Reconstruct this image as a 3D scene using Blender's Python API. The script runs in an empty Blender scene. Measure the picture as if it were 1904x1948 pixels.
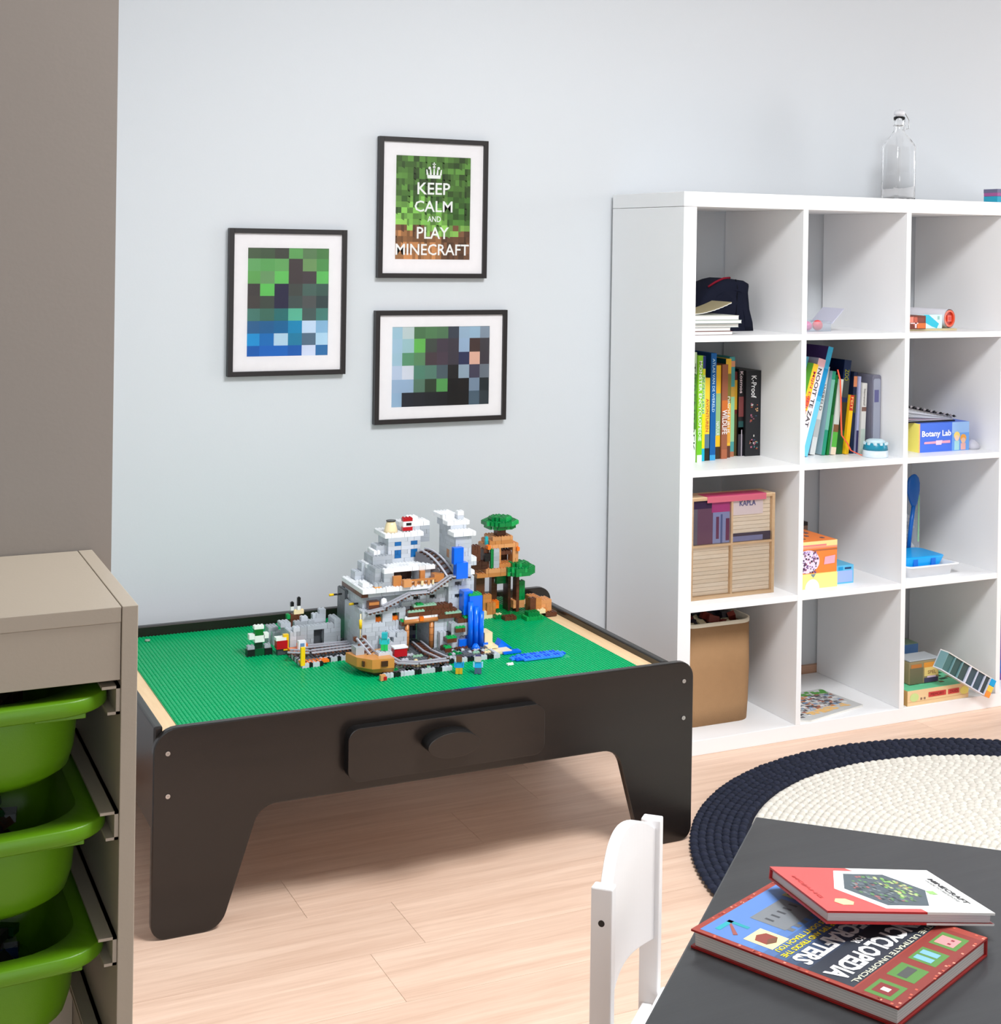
import bpy, math, random
from mathutils import Matrix, Vector
random.seed(7)
SC = bpy.context.scene
COL = SC.collection

# ------------------------------------------------------------------ camera, world, lights, exposure
cam_d = bpy.data.cameras.new('camera')
cam = bpy.data.objects.new('camera', cam_d); COL.objects.link(cam); SC.camera = cam
Rv = Vector((0.894315, -0.447180, 0.015208)); Uv = Vector((-0.011353, 0.011299, 0.999872)); Fv = Vector((0.447294, 0.894373, -0.005028))
m = Matrix((( Rv.x, Uv.x, -Fv.x, -1.97289), (Rv.y, Uv.y, -Fv.y, -3.29600), (Rv.z, Uv.z, -Fv.z, 1.32340), (0, 0, 0, 1)))
cam.matrix_world = m
cam_d.sensor_fit = 'HORIZONTAL'; cam_d.sensor_width = 36; cam_d.lens = 53.408
cam_d.shift_x = -0.070365; cam_d.shift_y = -0.258739
cam_d.clip_start = 0.02; cam_d.clip_end = 60

w = bpy.data.worlds.new('world'); SC.world = w; w.use_nodes = True
w.node_tree.nodes['Background'].inputs[0].default_value = (0.80, 0.90, 1.0, 1)
w.node_tree.nodes['Background'].inputs[1].default_value = 1.0

def area(name, loc, rot, sx, sy, power, col):
    d = bpy.data.lights.new(name, 'AREA'); d.shape = 'RECTANGLE'; d.size = sx; d.size_y = sy; d.energy = power; d.color = col
    o = bpy.data.objects.new(name, d); COL.objects.link(o); o.location = loc; o.rotation_euler = rot
    return o
# daylight through the big window in the right wall
area('window_daylight', (3.32, -1.04, 1.22), (0, math.radians(90), 0), 1.55, 1.46, 29, (1.0, 0.99, 0.985))
# unseen ceiling fill, added to even out the light on the back wall
lamp_d = bpy.data.lights.new('ceiling_fill', 'AREA'); lamp_d.shape = 'DISK'; lamp_d.size = 0.9; lamp_d.energy = 43; lamp_d.color = (0.96, 0.98, 1.0)
lamp_o = bpy.data.objects.new('ceiling_fill', lamp_d); COL.objects.link(lamp_o); lamp_o.location = (-0.4, -1.8, 2.50)
area('hall_fill', (-2.2, -5.2, 1.5), (math.radians(90), 0, 0), 1.8, 1.6, 6, (1.0, 0.93, 0.85))  # weak warm fill added behind the camera
SC.view_settings.view_transform = 'Standard'; SC.view_settings.look = 'None'
SC.view_settings.gamma = 1.0; SC.view_settings.use_curve_mapping = False
SC.view_settings.exposure = 1.02

# ------------------------------------------------------------------ helpers
def lin(c):
    r = []
    for v in c[:3]:
        v = v / 255.0
        r.append(v / 12.92 if v <= 0.04045 else ((v + 0.055) / 1.055) ** 2.4)
    return tuple(r) + (1.0,)

def mat(name, col=None, rough=0.5, spec=0.5, attr=False, bump=0.0, bscale=60, vary=0.0, vscale=8, trans=0.0, ior=1.45, metal=0.0, alpha=1.0, coat=0.0):
    mt = bpy.data.materials.new(name); mt.use_nodes = True
    nt = mt.node_tree; b = nt.nodes['Principled BSDF']
    b.inputs['Roughness'].default_value = rough; b.inputs['Specular IOR Level'].default_value = spec
    b.inputs['Metallic'].default_value = metal; b.inputs['Transmission Weight'].default_value = trans
    b.inputs['IOR'].default_value = ior; b.inputs['Alpha'].default_value = alpha; b.inputs['Coat Weight'].default_value = coat
    tc = nt.nodes.new('ShaderNodeTexCoord')
    if attr:
        a = nt.nodes.new('ShaderNodeAttribute'); a.attribute_name = 'Col'; src = a.outputs['Color']
    else:
        a = nt.nodes.new('ShaderNodeRGB'); a.outputs[0].default_value = lin(col); src = a.outputs[0]
    if vary:
        n = nt.nodes.new('ShaderNodeTexNoise'); n.inputs['Scale'].default_value = vscale; n.inputs['Detail'].default_value = 4
        nt.links.new(tc.outputs['Object'], n.inputs['Vector'])
        mr = nt.nodes.new('ShaderNodeMapRange'); mr.inputs[3].default_value = 1 - vary; mr.inputs[4].default_value = 1 + vary
        nt.links.new(n.outputs['Fac'], mr.inputs[0])
        mx = nt.nodes.new('ShaderNodeVectorMath'); mx.operation = 'SCALE'
        nt.links.new(src, mx.inputs[0]); nt.links.new(mr.outputs[0], mx.inputs['Scale']); src = mx.outputs[0]
    nt.links.new(src, b.inputs['Base Color'])
    if bump:
        n2 = nt.nodes.new('ShaderNodeTexNoise'); n2.inputs['Scale'].default_value = bscale; n2.inputs['Detail'].default_value = 3
        nt.links.new(tc.outputs['Object'], n2.inputs['Vector'])
        bp = nt.nodes.new('ShaderNodeBump'); bp.inputs['Strength'].default_value = bump; bp.inputs['Distance'].default_value = 0.002
        nt.links.new(n2.outputs['Fac'], bp.inputs['Height']); nt.links.new(bp.outputs[0], b.inputs['Normal'])
    return mt

def wood_mat(name, c1, c2, rough, scale=(1.2, 22, 22), rnd=0.10, axis_offset=7.0, spec=0.4, bump=0.15):
    mt = bpy.data.materials.new(name); mt.use_nodes = True
    nt = mt.node_tree; b = nt.nodes['Principled BSDF']; L = nt.links
    b.inputs['Roughness'].default_value = rough; b.inputs['Specular IOR Level'].default_value = spec
    tc = nt.nodes.new('ShaderNodeTexCoord'); oi = nt.nodes.new('ShaderNodeObjectInfo')
    off = nt.nodes.new('ShaderNodeVectorMath'); off.operation = 'SCALE'; off.inputs[0].default_value = (axis_offset * 3, axis_offset, 1.3)
    L.new(oi.outputs['Random'], off.inputs['Scale'])
    add = nt.nodes.new('ShaderNodeVectorMath'); add.operation = 'ADD'; L.new(tc.outputs['Object'], add.inputs[0]); L.new(off.outputs[0], add.inputs[1])
    mp = nt.nodes.new('ShaderNodeMapping'); mp.inputs['Scale'].default_value = scale; L.new(add.outputs[0], mp.inputs[0])
    n = nt.nodes.new('ShaderNodeTexNoise'); n.inputs['Scale'].default_value = 1.6; n.inputs['Detail'].default_value = 8; n.inputs['Roughness'].default_value = 0.62; n.inputs['Distortion'].default_value = 0.6
    L.new(mp.outputs[0], n.inputs['Vector'])
    n2 = nt.nodes.new('ShaderNodeTexNoise'); n2.inputs['Scale'].default_value = 9; n2.inputs['Detail'].default_value = 4; L.new(mp.outputs[0], n2.inputs['Vector'])
    mixf = nt.nodes.new('ShaderNodeMath'); mixf.operation = 'MULTIPLY_ADD'; mixf.inputs[1].default_value = 0.35; L.new(n2.outputs['Fac'], mixf.inputs[0]); L.new(n.outputs['Fac'], mixf.inputs[2])
    cr = nt.nodes.new('ShaderNodeValToRGB'); cr.color_ramp.elements[0].position = 0.48; cr.color_ramp.elements[0].color = lin(c2)
    cr.color_ramp.elements[1].position = 0.84; cr.color_ramp.elements[1].color = lin(c1); L.new(mixf.outputs[0], cr.inputs[0])
    mr = nt.nodes.new('ShaderNodeMapRange'); mr.inputs[3].default_value = 1 - rnd; mr.inputs[4].default_value = 1 + rnd; L.new(oi.outputs['Random'], mr.inputs[0])
    sc = nt.nodes.new('ShaderNodeVectorMath'); sc.operation = 'SCALE'; L.new(cr.outputs[0], sc.inputs[0]); L.new(mr.outputs[0], sc.inputs['Scale'])
    L.new(sc.outputs[0], b.inputs['Base Color'])
    if bump:
        bp = nt.nodes.new('ShaderNodeBump'); bp.inputs['Strength'].default_value = bump; bp.inputs['Distance'].default_value = 0.001
        L.new(mixf.outputs[0], bp.inputs['Height']); L.new(bp.outputs[0], b.inputs['Normal'])
    return mt

MW = mat('wall_paint', (206, 210, 214), 0.75, 0.3, bump=0.05, bscale=180, vary=0.012, vscale=1.5)
MWD = mat('wall_paint_shaded', (143, 135, 128), 0.8, 0.3, bump=0.05, bscale=180, vary=0.02, vscale=1.5)  # shade of the left wall put into the colour; darkens unseen walls too
MWHT = mat('white_laminate', (243, 243, 244), 0.38, 0.45, vary=0.008, vscale=3)
MTRO = mat('warm_white_laminate', (163, 152, 137), 0.45, 0.4, bump=0.05, bscale=300, vary=0.015, vscale=5)
MCH = mat('white_painted_wood', (238, 236, 236), 0.35, 0.5, bump=0.04, bscale=90, vary=0.01)
MFL = wood_mat('oak_floor', (232, 202, 180), (212, 178, 155), 0.42, rnd=0.05)
MPINE = wood_mat('pale_birch', (240, 208, 165), (226, 188, 142), 0.5, scale=(14, 1.5, 14), rnd=0.02)
MCRATE = wood_mat('crate_pine', (242, 214, 176), (228, 192, 150), 0.55, scale=(2, 14, 14), rnd=0.06)
MBLK = wood_mat('black_brown_stain', (30, 24, 21), (23, 19, 17), 0.26, scale=(1.2, 30, 30), rnd=0.03, spec=0.5, bump=0.1)
MEDG = mat('shaded_black_edge', (16, 14, 14), 0.7, 0.2, vary=0.1)  # near-black stands for the shadow on the drawer and knob sides
MTBL = wood_mat('charcoal_lacquer', (46, 47, 49), (40, 41, 43), 0.3, scale=(2, 30, 30), rnd=0.03, spec=0.5, bump=0.08)
MFRM = mat('black_frame', (34, 31, 32), 0.4, 0.5, vary=0.05)
MPL = mat('toy_plastic', attr=True, rough=0.28, spec=0.5, vary=0.02, vscale=40)
MPRT = mat('printed_card', attr=True, rough=0.4, spec=0.4, vary=0.02, vscale=30)
MPAP = mat('paper', attr=True, rough=0.7, spec=0.25, vary=0.03, vscale=60)
MCLO = mat('cloth', attr=True, rough=0.9, spec=0.15, bump=0.4, bscale=700, vary=0.06, vscale=40)
MGRN = mat('lime_plastic', (88, 136, 12), 0.38, 0.45, bump=0.08, bscale=900, vary=0.02)
MMAT = mat('green_baseplate', (0, 166, 102), 0.32, 0.22, vary=0.03, vscale=3)
MROPE = mat('rope', attr=True, rough=0.85, spec=0.2, bump=0.35, bscale=500, vary=0.08, vscale=120)
MGLS = mat('clear_glass', (255, 255, 255), 0.0, 0.5, trans=1.0, ior=1.45)
MBLU = mat('blue_clear_plastic', (15, 115, 250), 0.12, 0.5, trans=0.15, ior=1.4, vary=0.03)
MFRO = mat('frosted_plastic', (225, 226, 242), 0.35, 0.5, trans=0.35, ior=1.3)
MGREY = mat('grey_clear_plastic', (150, 150, 170), 0.15, 0.5, trans=0.45, ior=1.3)
MMET = mat('steel', (190, 190, 190), 0.25, 0.5, metal=1.0, vary=0.03)
MKRAFT = mat('kraft_paper', (166, 130, 94), 0.8, 0.2, bump=0.25, bscale=350, vary=0.05, vscale=60)
# thin picture glass: mostly see-through with a mirror-like coat
def glazing():
    mt = bpy.data.materials.new('picture_glass'); mt.use_nodes = True; nt = mt.node_tree
    nt.nodes.remove(nt.nodes['Principled BSDF']); out = nt.nodes['Material Output']
    t = nt.nodes.new('ShaderNodeBsdfTransparent'); g = nt.nodes.new('ShaderNodeBsdfGlossy'); g.inputs['Roughness'].default_value = 0.03
    f = nt.nodes.new('ShaderNodeFresnel'); f.inputs[0].default_value = 1.35; mx = nt.nodes.new('ShaderNodeMixShader')
    nt.links.new(f.outputs[0], mx.inputs[0]); nt.links.new(t.outputs[0], mx.inputs[1]); nt.links.new(g.outputs[0], mx.inputs[2]); nt.links.new(mx.outputs[0], out.inputs[0])
    return mt
MGLZ = glazing()
def thin_plastic():
    mt = bpy.data.materials.new('clear_plastic'); mt.use_nodes = True; nt = mt.node_tree
    b = nt.nodes['Principled BSDF']; b.inputs['Base Color'].default_value = lin((226, 232, 240)); b.inputs['Roughness'].default_value = 0.08
    out = nt.nodes['Material Output']; t = nt.nodes.new('ShaderNodeBsdfTransparent'); t.inputs[0].default_value = (0.94, 0.96, 0.98, 1)
    lw = nt.nodes.new('ShaderNodeLayerWeight'); lw.inputs[0].default_value = 0.35; ma = nt.nodes.new('ShaderNodeMath'); ma.operation = 'MULTIPLY_ADD'; ma.inputs[1].default_value = 0.5; ma.inputs[2].default_value = 0.10
    mx = nt.nodes.new('ShaderNodeMixShader'); nt.links.new(lw.outputs['Facing'], ma.inputs[0]); nt.links.new(ma.outputs[0], mx.inputs[0]); nt.links.new(t.outputs[0], mx.inputs[1]); nt.links.new(b.outputs[0], mx.inputs[2]); nt.links.new(mx.outputs[0], out.inputs[0])
    return mt
MCLR = thin_plastic()

def tag(o, label=None, cat=None, group=None, kind=None):
    if label: o['label'] = label
    if cat: o['category'] = cat
    if group: o['group'] = group
    if kind: o['kind'] = kind
    return o
WM = {}
def thing(name, label, cat, loc=(0, 0, 0), rotz=0.0, group=None):
    o = bpy.data.objects.new(name, None); COL.objects.link(o); o.location = loc; o.rotation_euler = (0, 0, rotz)
    o.empty_display_size = 0.05
    WM[o.name] = Matrix.Translation(loc) @ Matrix.Rotation(rotz, 4, 'Z')
    return tag(o, label, cat, group)

class MB:
    """collects coloured polygons given in world coordinates"""
    def __init__(s): s.v = []; s.f = []; s.c = []; s.M = None; s.smooth = []
    def pt(s, p):
        s.v.append(tuple(s.M @ Vector(p)) if s.M is not None else tuple(p)); return len(s.v) - 1
    def face(s, ids, col, sm=False): s.f.append(tuple(ids)); s.c.append(col); s.smooth.append(sm)
    def poly(s, pts, col, sm=False): s.face([s.pt(p) for p in pts], col, sm)
    def box(s, x0, x1, y0, y1, z0, z1, col=(200, 200, 200)):
        i = [s.pt(p) for p in ((x0,y0,z0),(x1,y0,z0),(x1,y1,z0),(x0,y1,z0),(x0,y0,z1),(x1,y0,z1),(x1,y1,z1),(x0,y1,z1))]
        for q in ((0,3,2,1),(4,5,6,7),(0,1,5,4),(1,2,6,5),(2,3,7,6),(3,0,4,7)): s.face([i[k] for k in q], col)
        return s
    def prism(s, pts, axis, a0, a1, col=(200, 200, 200), sm=False):
        """extrude a 2-D outline (counter-clockwise) along axis 'x','y' or 'z'"""
        def mk(p, a): return {'x': (a, p[0], p[1]), 'y': (p[0], a, p[1]), 'z': (p[0], p[1], a)}[axis]
        A = [s.pt(mk(p, a0)) for p in pts]; B = [s.pt(mk(p, a1)) for p in pts]; n = len(pts)
        s.face(A[::-1], col); s.face(B, col)
        for i in range(n): s.face((A[i], A[(i+1) % n], B[(i+1) % n], B[i]), col, sm)
        return s
    def cyl(s, c, r, h, col, n=12, axis='z', r2=None, sm=True, caps=True):
        r2 = r if r2 is None else r2
        def mk(a, rr, t):
            u, v = rr * math.cos(a), rr * math.sin(a)
            return {'z': (c[0]+u, c[1]+v, c[2]+t), 'y': (c[0]+u, c[1]+t, c[2]+v), 'x': (c[0]+t, c[1]+u, c[2]+v)}[axis]
        A = [s.pt(mk(2*math.pi*i/n, r, 0)) for i in range(n)]; B = [s.pt(mk(2*math.pi*i/n, r2, h)) for i in range(n)]
        for i in range(n): s.face((A[i], A[(i+1) % n], B[(i+1) % n], B[i]), col, sm)
        if caps: s.face(A[::-1], col); s.face(B, col)
        return s
    def lathe(s, prof, c, col, n=24):
        rings = []
        for r, z in prof:
            rings.append([s.pt((c[0]+r*math.cos(2*math.pi*i/n), c[1]+r*math.sin(2*math.pi*i/n), c[2]+z)) for i in range(n)])
        for a, b in zip(rings, rings[1:]):
            for i in range(n): s.face((a[i], a[(i+1) % n], b[(i+1) % n], b[i]), col, True)
        if prof[0][0] > 1e-5: s.face(rings[0][::-1], col)
        if prof[-1][0] > 1e-5: s.face(rings[-1], col)
        return s
    def tube(s, pts, r, col, n=8):
        pts = [Vector(p) for p in pts]; rings = []
        for k, p in enumerate(pts):
            d = (pts[min(k+1, len(pts)-1)] - pts[max(k-1, 0)]).normalized()
            a = d.orthogonal().normalized() if k == 0 else (prev - d * prev.dot(d)).normalized()
            prev = a; b = d.cross(a)
            rings.append([s.pt(p + a*r*math.cos(2*math.pi*i/n) + b*r*math.sin(2*math.pi*i/n)) for i in range(n)])
        for A, B in zip(rings, rings[1:]):
            for i in range(n): s.face((A[i], A[(i+1) % n], B[(i+1) % n], B[i]), col, True)
        s.face(rings[0][::-1], col); s.face(rings[-1], col)
        return s
    def loft(s, rings, col, cap0=True, cap1=True, sm=True):
        R = [[s.pt(p) for p in r] for r in rings]; n = len(R[0])
        for A, B in zip(R, R[1:]):
            for i in range(n): s.face((A[i], A[(i+1) % n], B[(i+1) % n], B[i]), col, sm)
        if cap0: s.face(R[0][::-1], col)
        if cap1: s.face(R[-1], col)
        return s
    def ball(s, c, r, col, n=12, k=8, sz=1.0):
        prof = [(r*math.sin(math.pi*i/k), -r*sz*math.cos(math.pi*i/k)) for i in range(1, k)]
        return s.lathe([(1e-6, -r*sz)] + prof + [(1e-6, r*sz)], c, col, n)
    def mesh(s, name, mt, origin=None):
        c = origin
        me = bpy.data.meshes.new(name)
        vv = [(p[0]-c[0], p[1]-c[1], p[2]-c[2]) for p in s.v] if c is not None else s.v
        me.from_pydata(vv, [], s.f)
        a = me.color_attributes.new('Col', 'FLOAT_COLOR', 'CORNER')
        buf = []
        cache = {}
        for f, col in zip(s.f, s.c):
            if col not in cache: cache[col] = lin(col)
            buf.extend(cache[col] * len(f))
        a.data.foreach_set('color', buf)
        me.polygons.foreach_set('use_smooth', s.smooth)
        me.materials.append(mt); me.validate(); me.update()
        return me
    def build(s, name, mt, parent=None, bevel=0.0, seg=2, kind=None, label=None):
        xs = [p[0] for p in s.v]; ys = [p[1] for p in s.v]; zs = [p[2] for p in s.v]
        c = ((min(xs)+max(xs))/2, (min(ys)+max(ys))/2, min(zs))
        me = s.mesh(name, mt, c); o = bpy.data.objects.new(name, me); COL.objects.link(o); o.location = c
        put(o, parent, c)
        if bevel:
            b = o.modifiers.new('bevel', 'BEVEL'); b.width = bevel; b.segments = seg; b.limit_method = 'ANGLE'; b.angle_limit = math.radians(40)
        return tag(o, label, kind=kind)
def put(o, parent, c):
    if parent is not None:
        o.parent = parent
        pw = WM[parent.name]
        o.matrix_parent_inverse = pw.inverted()
    WM[o.name] = Matrix.Translation(c)
    return o

def box(name, mt, x0, x1, y0, y1, z0, z1, parent=None, bevel=0.0, col=(200, 200, 200), label=None, seg=2):
    return MB().box(x0, x1, y0, y1, z0, z1, col).build(name, mt, parent, bevel, seg, label=label)

def lettering(text, O, R, U, width, height, col, parent, mt=None, name='lettering', align='L', thick=0.0004, bold=0.0):
    """flat printed lettering, fitted to width x height, lower left corner at O"""
    cu = bpy.data.curves.new('text', 'FONT'); cu.body = text; cu.resolution_u = 2; cu.offset = bold
    t = bpy.data.objects.new('text', cu)
    COL.objects.link(t)
    bpy.context.view_layer.update()
    me0 = bpy.data.meshes.new_from_object(t.evaluated_get(bpy.context.evaluated_depsgraph_get()))
    bpy.data.objects.remove(t); bpy.data.curves.remove(cu)
    R = Vector(R).normalized(); U = Vector(U).normalized(); N = R.cross(U)
    xs = [v.co.x for v in me0.vertices]; ys = [v.co.y for v in me0.vertices]
    x0, x1, y0, y1 = min(xs), max(xs), min(ys), max(ys)
    sx = width / (x1 - x0); sy = height / (y1 - y0); O = Vector(O)
    b = MB()
    b.v = [tuple(O + R*((v.co.x-x0)*sx) + U*((v.co.y-y0)*sy) + N*thick) for v in me0.vertices]
    for p in me0.polygons: b.face(tuple(p.vertices), col)
    bpy.data.meshes.remove(me0)
    return b.build(name, mt or MPRT, parent)

def rr(x0, x1, y0, y1, r, n=6, corners=(1, 1, 1, 1)):
    """rounded rectangle outline, counter-clockwise; corners order: BL, BR, TR, TL"""
    pts = []
    for k, (cx, cy, a) in enumerate(((x0, y0, 180), (x1, y0, 270), (x1, y1, 0), (x0, y1, 90))):
        q = r * corners[k]
        if q <= 1e-6: pts.append((cx, cy)); continue
        ox = cx + q if cx == x0 else cx - q; oy = cy + q if cy == y0 else cy - q
        for i in range(n + 1):
            t = math.radians(a + 90*i/n); pts.append((ox + q*math.cos(t), oy + q*math.sin(t)))
    return pts

def fillet(pts, radii, n=6):
    out = []; N = len(pts)
    for i in range(N):
        p = Vector(pts[i]); a = Vector(pts[i-1]); b = Vector(pts[(i+1) % N]); r = radii[i]
        if r <= 0: out.append(tuple(p)); continue
        da = (a-p).normalized(); db = (b-p).normalized(); ang = da.angle(db)
        d = r / math.tan(ang/2); bis = (da+db).normalized(); c = p + bis * (r / math.sin(ang/2))
        s = p + da*d; e = p + db*d
        a0 = math.atan2(s.y-c.y, s.x-c.x); a1 = math.atan2(e.y-c.y, e.x-c.x); dd = (a1-a0+math.pi) % (2*math.pi) - math.pi
        for k in range(n+1): t = a0 + dd*k/n; out.append((c.x + r*math.cos(t), c.y + r*math.sin(t)))
    return out

# ------------------------------------------------------------------ the room
WY = 0.405
def struct(name, mb, mt, label=None):
    return tag(mb.build(name, mt), label, kind='structure')
floor = struct('floor', MB().box(-3.6, 3.25, -5.6, WY, -0.08, -0.0075), MFL)
PW, PLN, Y0 = 0.192, 1.22, -0.866
pl = MB(); pl.box(-PLN/2+0.0004, PLN/2-0.0004, -PW/2+0.0003, PW/2-0.0003, -0.008, 0)
pme = pl.mesh('plank', MFL)
joint0 = {-1: -1.056, 0: -0.52, 1: -1.12, 2: -0.30, 3: -0.44}   # row -> x of an end joint; rows are counted from Y0
planks = []
for row in range(-24, 7):
    y = Y0 + PW*(row + 0.5)
    if y > WY: break
    r = row
    j = {0: -1.056, 2: -1.12, 4: -0.44}.get(r, -1.7 + ((r*0.617) % 1.0)*PLN)
    k0 = math.floor((-3.6 - j)/PLN)
    for k in range(k0, 8):
        x = j + (k+0.5)*PLN
        if x - PLN/2 > 2.6: break
        if r < -12 and x > 0.4: continue
        if x + PLN/2 < -3.0: continue
        o = bpy.data.objects.new('plank', pme); COL.objects.link(o); o.location = (x, y, 0)
        put(o, floor, (x, y, 0)); o['kind'] = 'structure'
# walls
struct('wall_back', MB().box(-1.655, 3.37, WY, WY+0.12, -0.02, 2.6), MW)
struct('wall_left', MB().box(-3.6, -1.6545, -1.397, -1.277, -0.02, 2.6), MWD)
struct('wall_side', MB().box(-1.775, -1.655, -1.277, WY+0.12, -0.02, 2.6), MW)
struct('ceiling', MB().box(-3.6, 3.37, -5.6, WY+0.12, 2.6, 2.7), MW)
# right wall with the window opening
wr = MB(); wr.box(3.25, 3.37, -2.3, WY, -0.02, 0.42); wr.box(3.25, 3.37, -2.3, WY, 2.02, 2.6)
wr.box(3.25, 3.37, -0.30, WY, 0.42, 2.02); wr.box(3.25, 3.37, -2.3, -1.78, 0.42, 2.02)
struct('wall_right', wr, MW)
struct('wall_light_screen', MB().box(-0.45, 3.37, -2.62, -2.5, -0.02, 2.6), MWD)  # unseen partition added to keep window light off the left side
struct('wall_hall', MB().box(-3.72, -3.6, -5.6, -1.277, -0.02, 2.6), MWD)
struct('wall_rear', MB().box(-0.45, -0.33, -5.6, -2.62, -0.02, 2.6), MWD)
wf = MB()
for a in ((-1.78, -0.30, 0.42, 0.48), (-1.78, -0.30, 1.96, 2.02)): wf.box(3.25, 3.30, a[0], a[1], a[2], a[3])
for yy in (-1.78, -1.07, -0.36): wf.box(3.25, 3.30, yy, yy+0.06, 0.48, 1.96)
struct('window_1', wf, MWHT)
t = thing('added_ceiling_lamp', 'round white lamp body, unseen, added for the ceiling fill light', 'lamp', (-0.4, -1.8, 2.52))
MB().cyl((-0.4, -1.8, 2.52), 0.48, 0.079, (240, 240, 240), 48).build('housing', MWHT, t)
MBB = wood_mat('oak_skirting', (205, 165, 140), (182, 140, 115), 0.5, rnd=0.02)
struct('baseboard_back', MB().box(-1.655, 3.25, WY-0.012, WY, 0, 0.062), MBB)
struct('baseboard_side', MB().box(-1.655, -1.643, -1.277, WY-0.012, 0, 0.062), MBB)

# ------------------------------------------------------------------ cube shelving unit
SH = thing('cube_shelving_unit', 'large white cube shelving unit of four columns against the back wall', 'shelf', (0.734, 0.195, 0))
ZS = (0.039, 0.3905, 0.742, 1.0935); XS = (0.039, 0.3905, 0.742, 1.0935)
box('side_panel', MWHT, 0, 0.039, 0, 0.39, 0, 1.4285, SH, 0.001)
box('side_panel', MWHT, 1.429, 1.468, 0, 0.39, 0, 1.4285, SH, 0.001)
box('top_panel', MWHT, 0, 1.468, 0, 0.39, 1.4295, 1.468, SH, 0.001)
box('bottom_panel', MWHT, 0.0393, 1.4287, 0.0005, 0.39, 0, 0.039, SH, 0.001)
for x in (0.3745, 0.7255, 1.0775):
    box('divider', MWHT, x, x+0.016, 0.0004, 0.389, 0.0392, 1.4293, SH, 0.0006)
for z in (0.3745, 0.726, 1.0775):
    for i in range(4):
        x0 = 0.0392 if i == 0 else XS[i] + 0.0001; x1 = (0.3744, 0.7254, 1.0774, 1.4288)[i]
        box('shelf_board', MWHT, x0, x1, 0.0008, 0.388, z, z+0.016, SH, 0.0006)

# ------------------------------------------------------------------ play table
T = thing('play_table', 'low black wooden play table with a wide front drawer and arched sides', 'table', (-0.824, -0.09, 0))
def panel_outline(zt):
    p = [(-1.416, 0), (-1.284, 0), (-1.211, 0.227), (-0.423, 0.227), (-0.361, 0.0), (-0.232, 0), (-0.232, zt), (-1.416, zt)]
    return fillet(p, [0.03, 0.045, 0.045, 0.045, 0.03, 0.03, 0.035, 0.045], 7)
MB().prism(panel_outline(0.400), 'y', -0.442, -0.460).build('front_panel', MBLK, T, 0.0025, 2)
MB().prism(panel_outline(0.410), 'y', 0.292, 0.274).build('back_panel', MBLK, T, 0.0025, 2)
box('side_panel', MBLK, -1.412, -1.395, -0.4418, 0.2738, 0.20, 0.4, T, 0.004)
box('side_panel', MBLK, -0.302, -0.284, -0.4418, 0.2738, 0.20, 0.4, T, 0.004)
box('play_surface', MPINE, -1.3948, -0.3022, -0.4416, 0.2736, 0.372, 0.384, T, label='pale birch play surface')
box('apron', MBLK, -1.37, -0.306, -0.10, -0.085, 0.25, 0.371, T)
DX0, DX1, DZ0, DZ1, DY = -1.0435, -0.6135, 0.2540, 0.3605, -0.49
MB().prism(rr(DX0+.001, DX1-.001, DZ0+.001, DZ1-.001, 0.023), 'y', -0.4605, DY+0.0042).build('drawer', MEDG, T)
dr = MB().prism(rr(DX0, DX1, DZ0, DZ1, 0.024), 'y', DY+0.004, DY).build('drawer_front', MBLK, T, 0.0012, 2)
def oval(rx, rz): return [(KX + rx*math.cos(2*math.pi*i/40), KZ + rz*math.sin(2*math.pi*i/40)) for i in range(40)]
KX, KZ = -0.835, 0.3155
MB().prism(oval(.0555, .0245), 'y', DY-0.0004, DY-0.0385, sm=True).build('knob_stem', MEDG, dr)
MB().prism(oval(.0565, .0255), 'y', DY-0.0380, DY-0.043, sm=True).build('knob', MBLK, dr, 0.0012, 2)
for sx, sz in ((-1.389, 0.353), (-1.388, 0.272), (-0.257, 0.357), (-0.257, 0.275)):
    s = MB().cyl((sx, -0.460, sz), 0.0045, -0.0018, (190, 190, 190), 14, 'y')
    s.box(sx-0.003, sx+0.003, -0.4622, -0.4616, sz-0.0006, sz+0.0006, (60, 60, 60)); s.box(sx-0.0006, sx+0.0006, -0.4622, -0.4616, sz-0.003, sz+0.003, (60, 60, 60))
    s.build('screw', MMET, T, label='silver cross-head screw')

# ------------------------------------------------------------------ toy brick system
GX0, GY0, GZ0, ST, BH = -1.112, -0.32, 0.3858, 0.008, 0.0096
PAL = {'L': (192, 198, 206), 'l': (170, 176, 183), 'W': (238, 240, 243), 'D': (98, 102, 108), 'd': (72, 75, 80), 'N': (98, 56, 38), 'n': (66, 38, 28), 'T': (196, 128, 70),
       't': (214, 150, 96), 'G': (0, 128, 62), 'g': (20, 160, 80), 'S': (150, 192, 165), 'O': (240, 120, 30), 'o': (250, 160, 60), 'K': (26, 26, 28), 'B': (10, 90, 225), 'b': (50, 140, 245),
       'Y': (245, 200, 20), 'R': (180, 20, 30), 'A': (236, 216, 172), 'C': (30, 175, 185), 'P': (60, 45, 90), 'F': (236, 240, 235), 'U': (22, 100, 165)}
def stud(mb, x, y, z, col, n=8):
    r, h = 0.0024, 0.0017; off = math.pi/n
    A = [mb.pt((x+r*math.cos(off+2*math.pi*i/n), y+r*math.sin(off+2*math.pi*i/n), z)) for i in range(n)]
    B = [mb.pt((x+r*math.cos(off+2*math.pi*i/n), y+r*math.sin(off+2*math.pi*i/n), z+h)) for i in range(n)]
    for i in range(n): mb.face((A[i], A[(i+1) % n], B[(i+1) % n], B[i]), col)
    mb.face(B, col)
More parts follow.
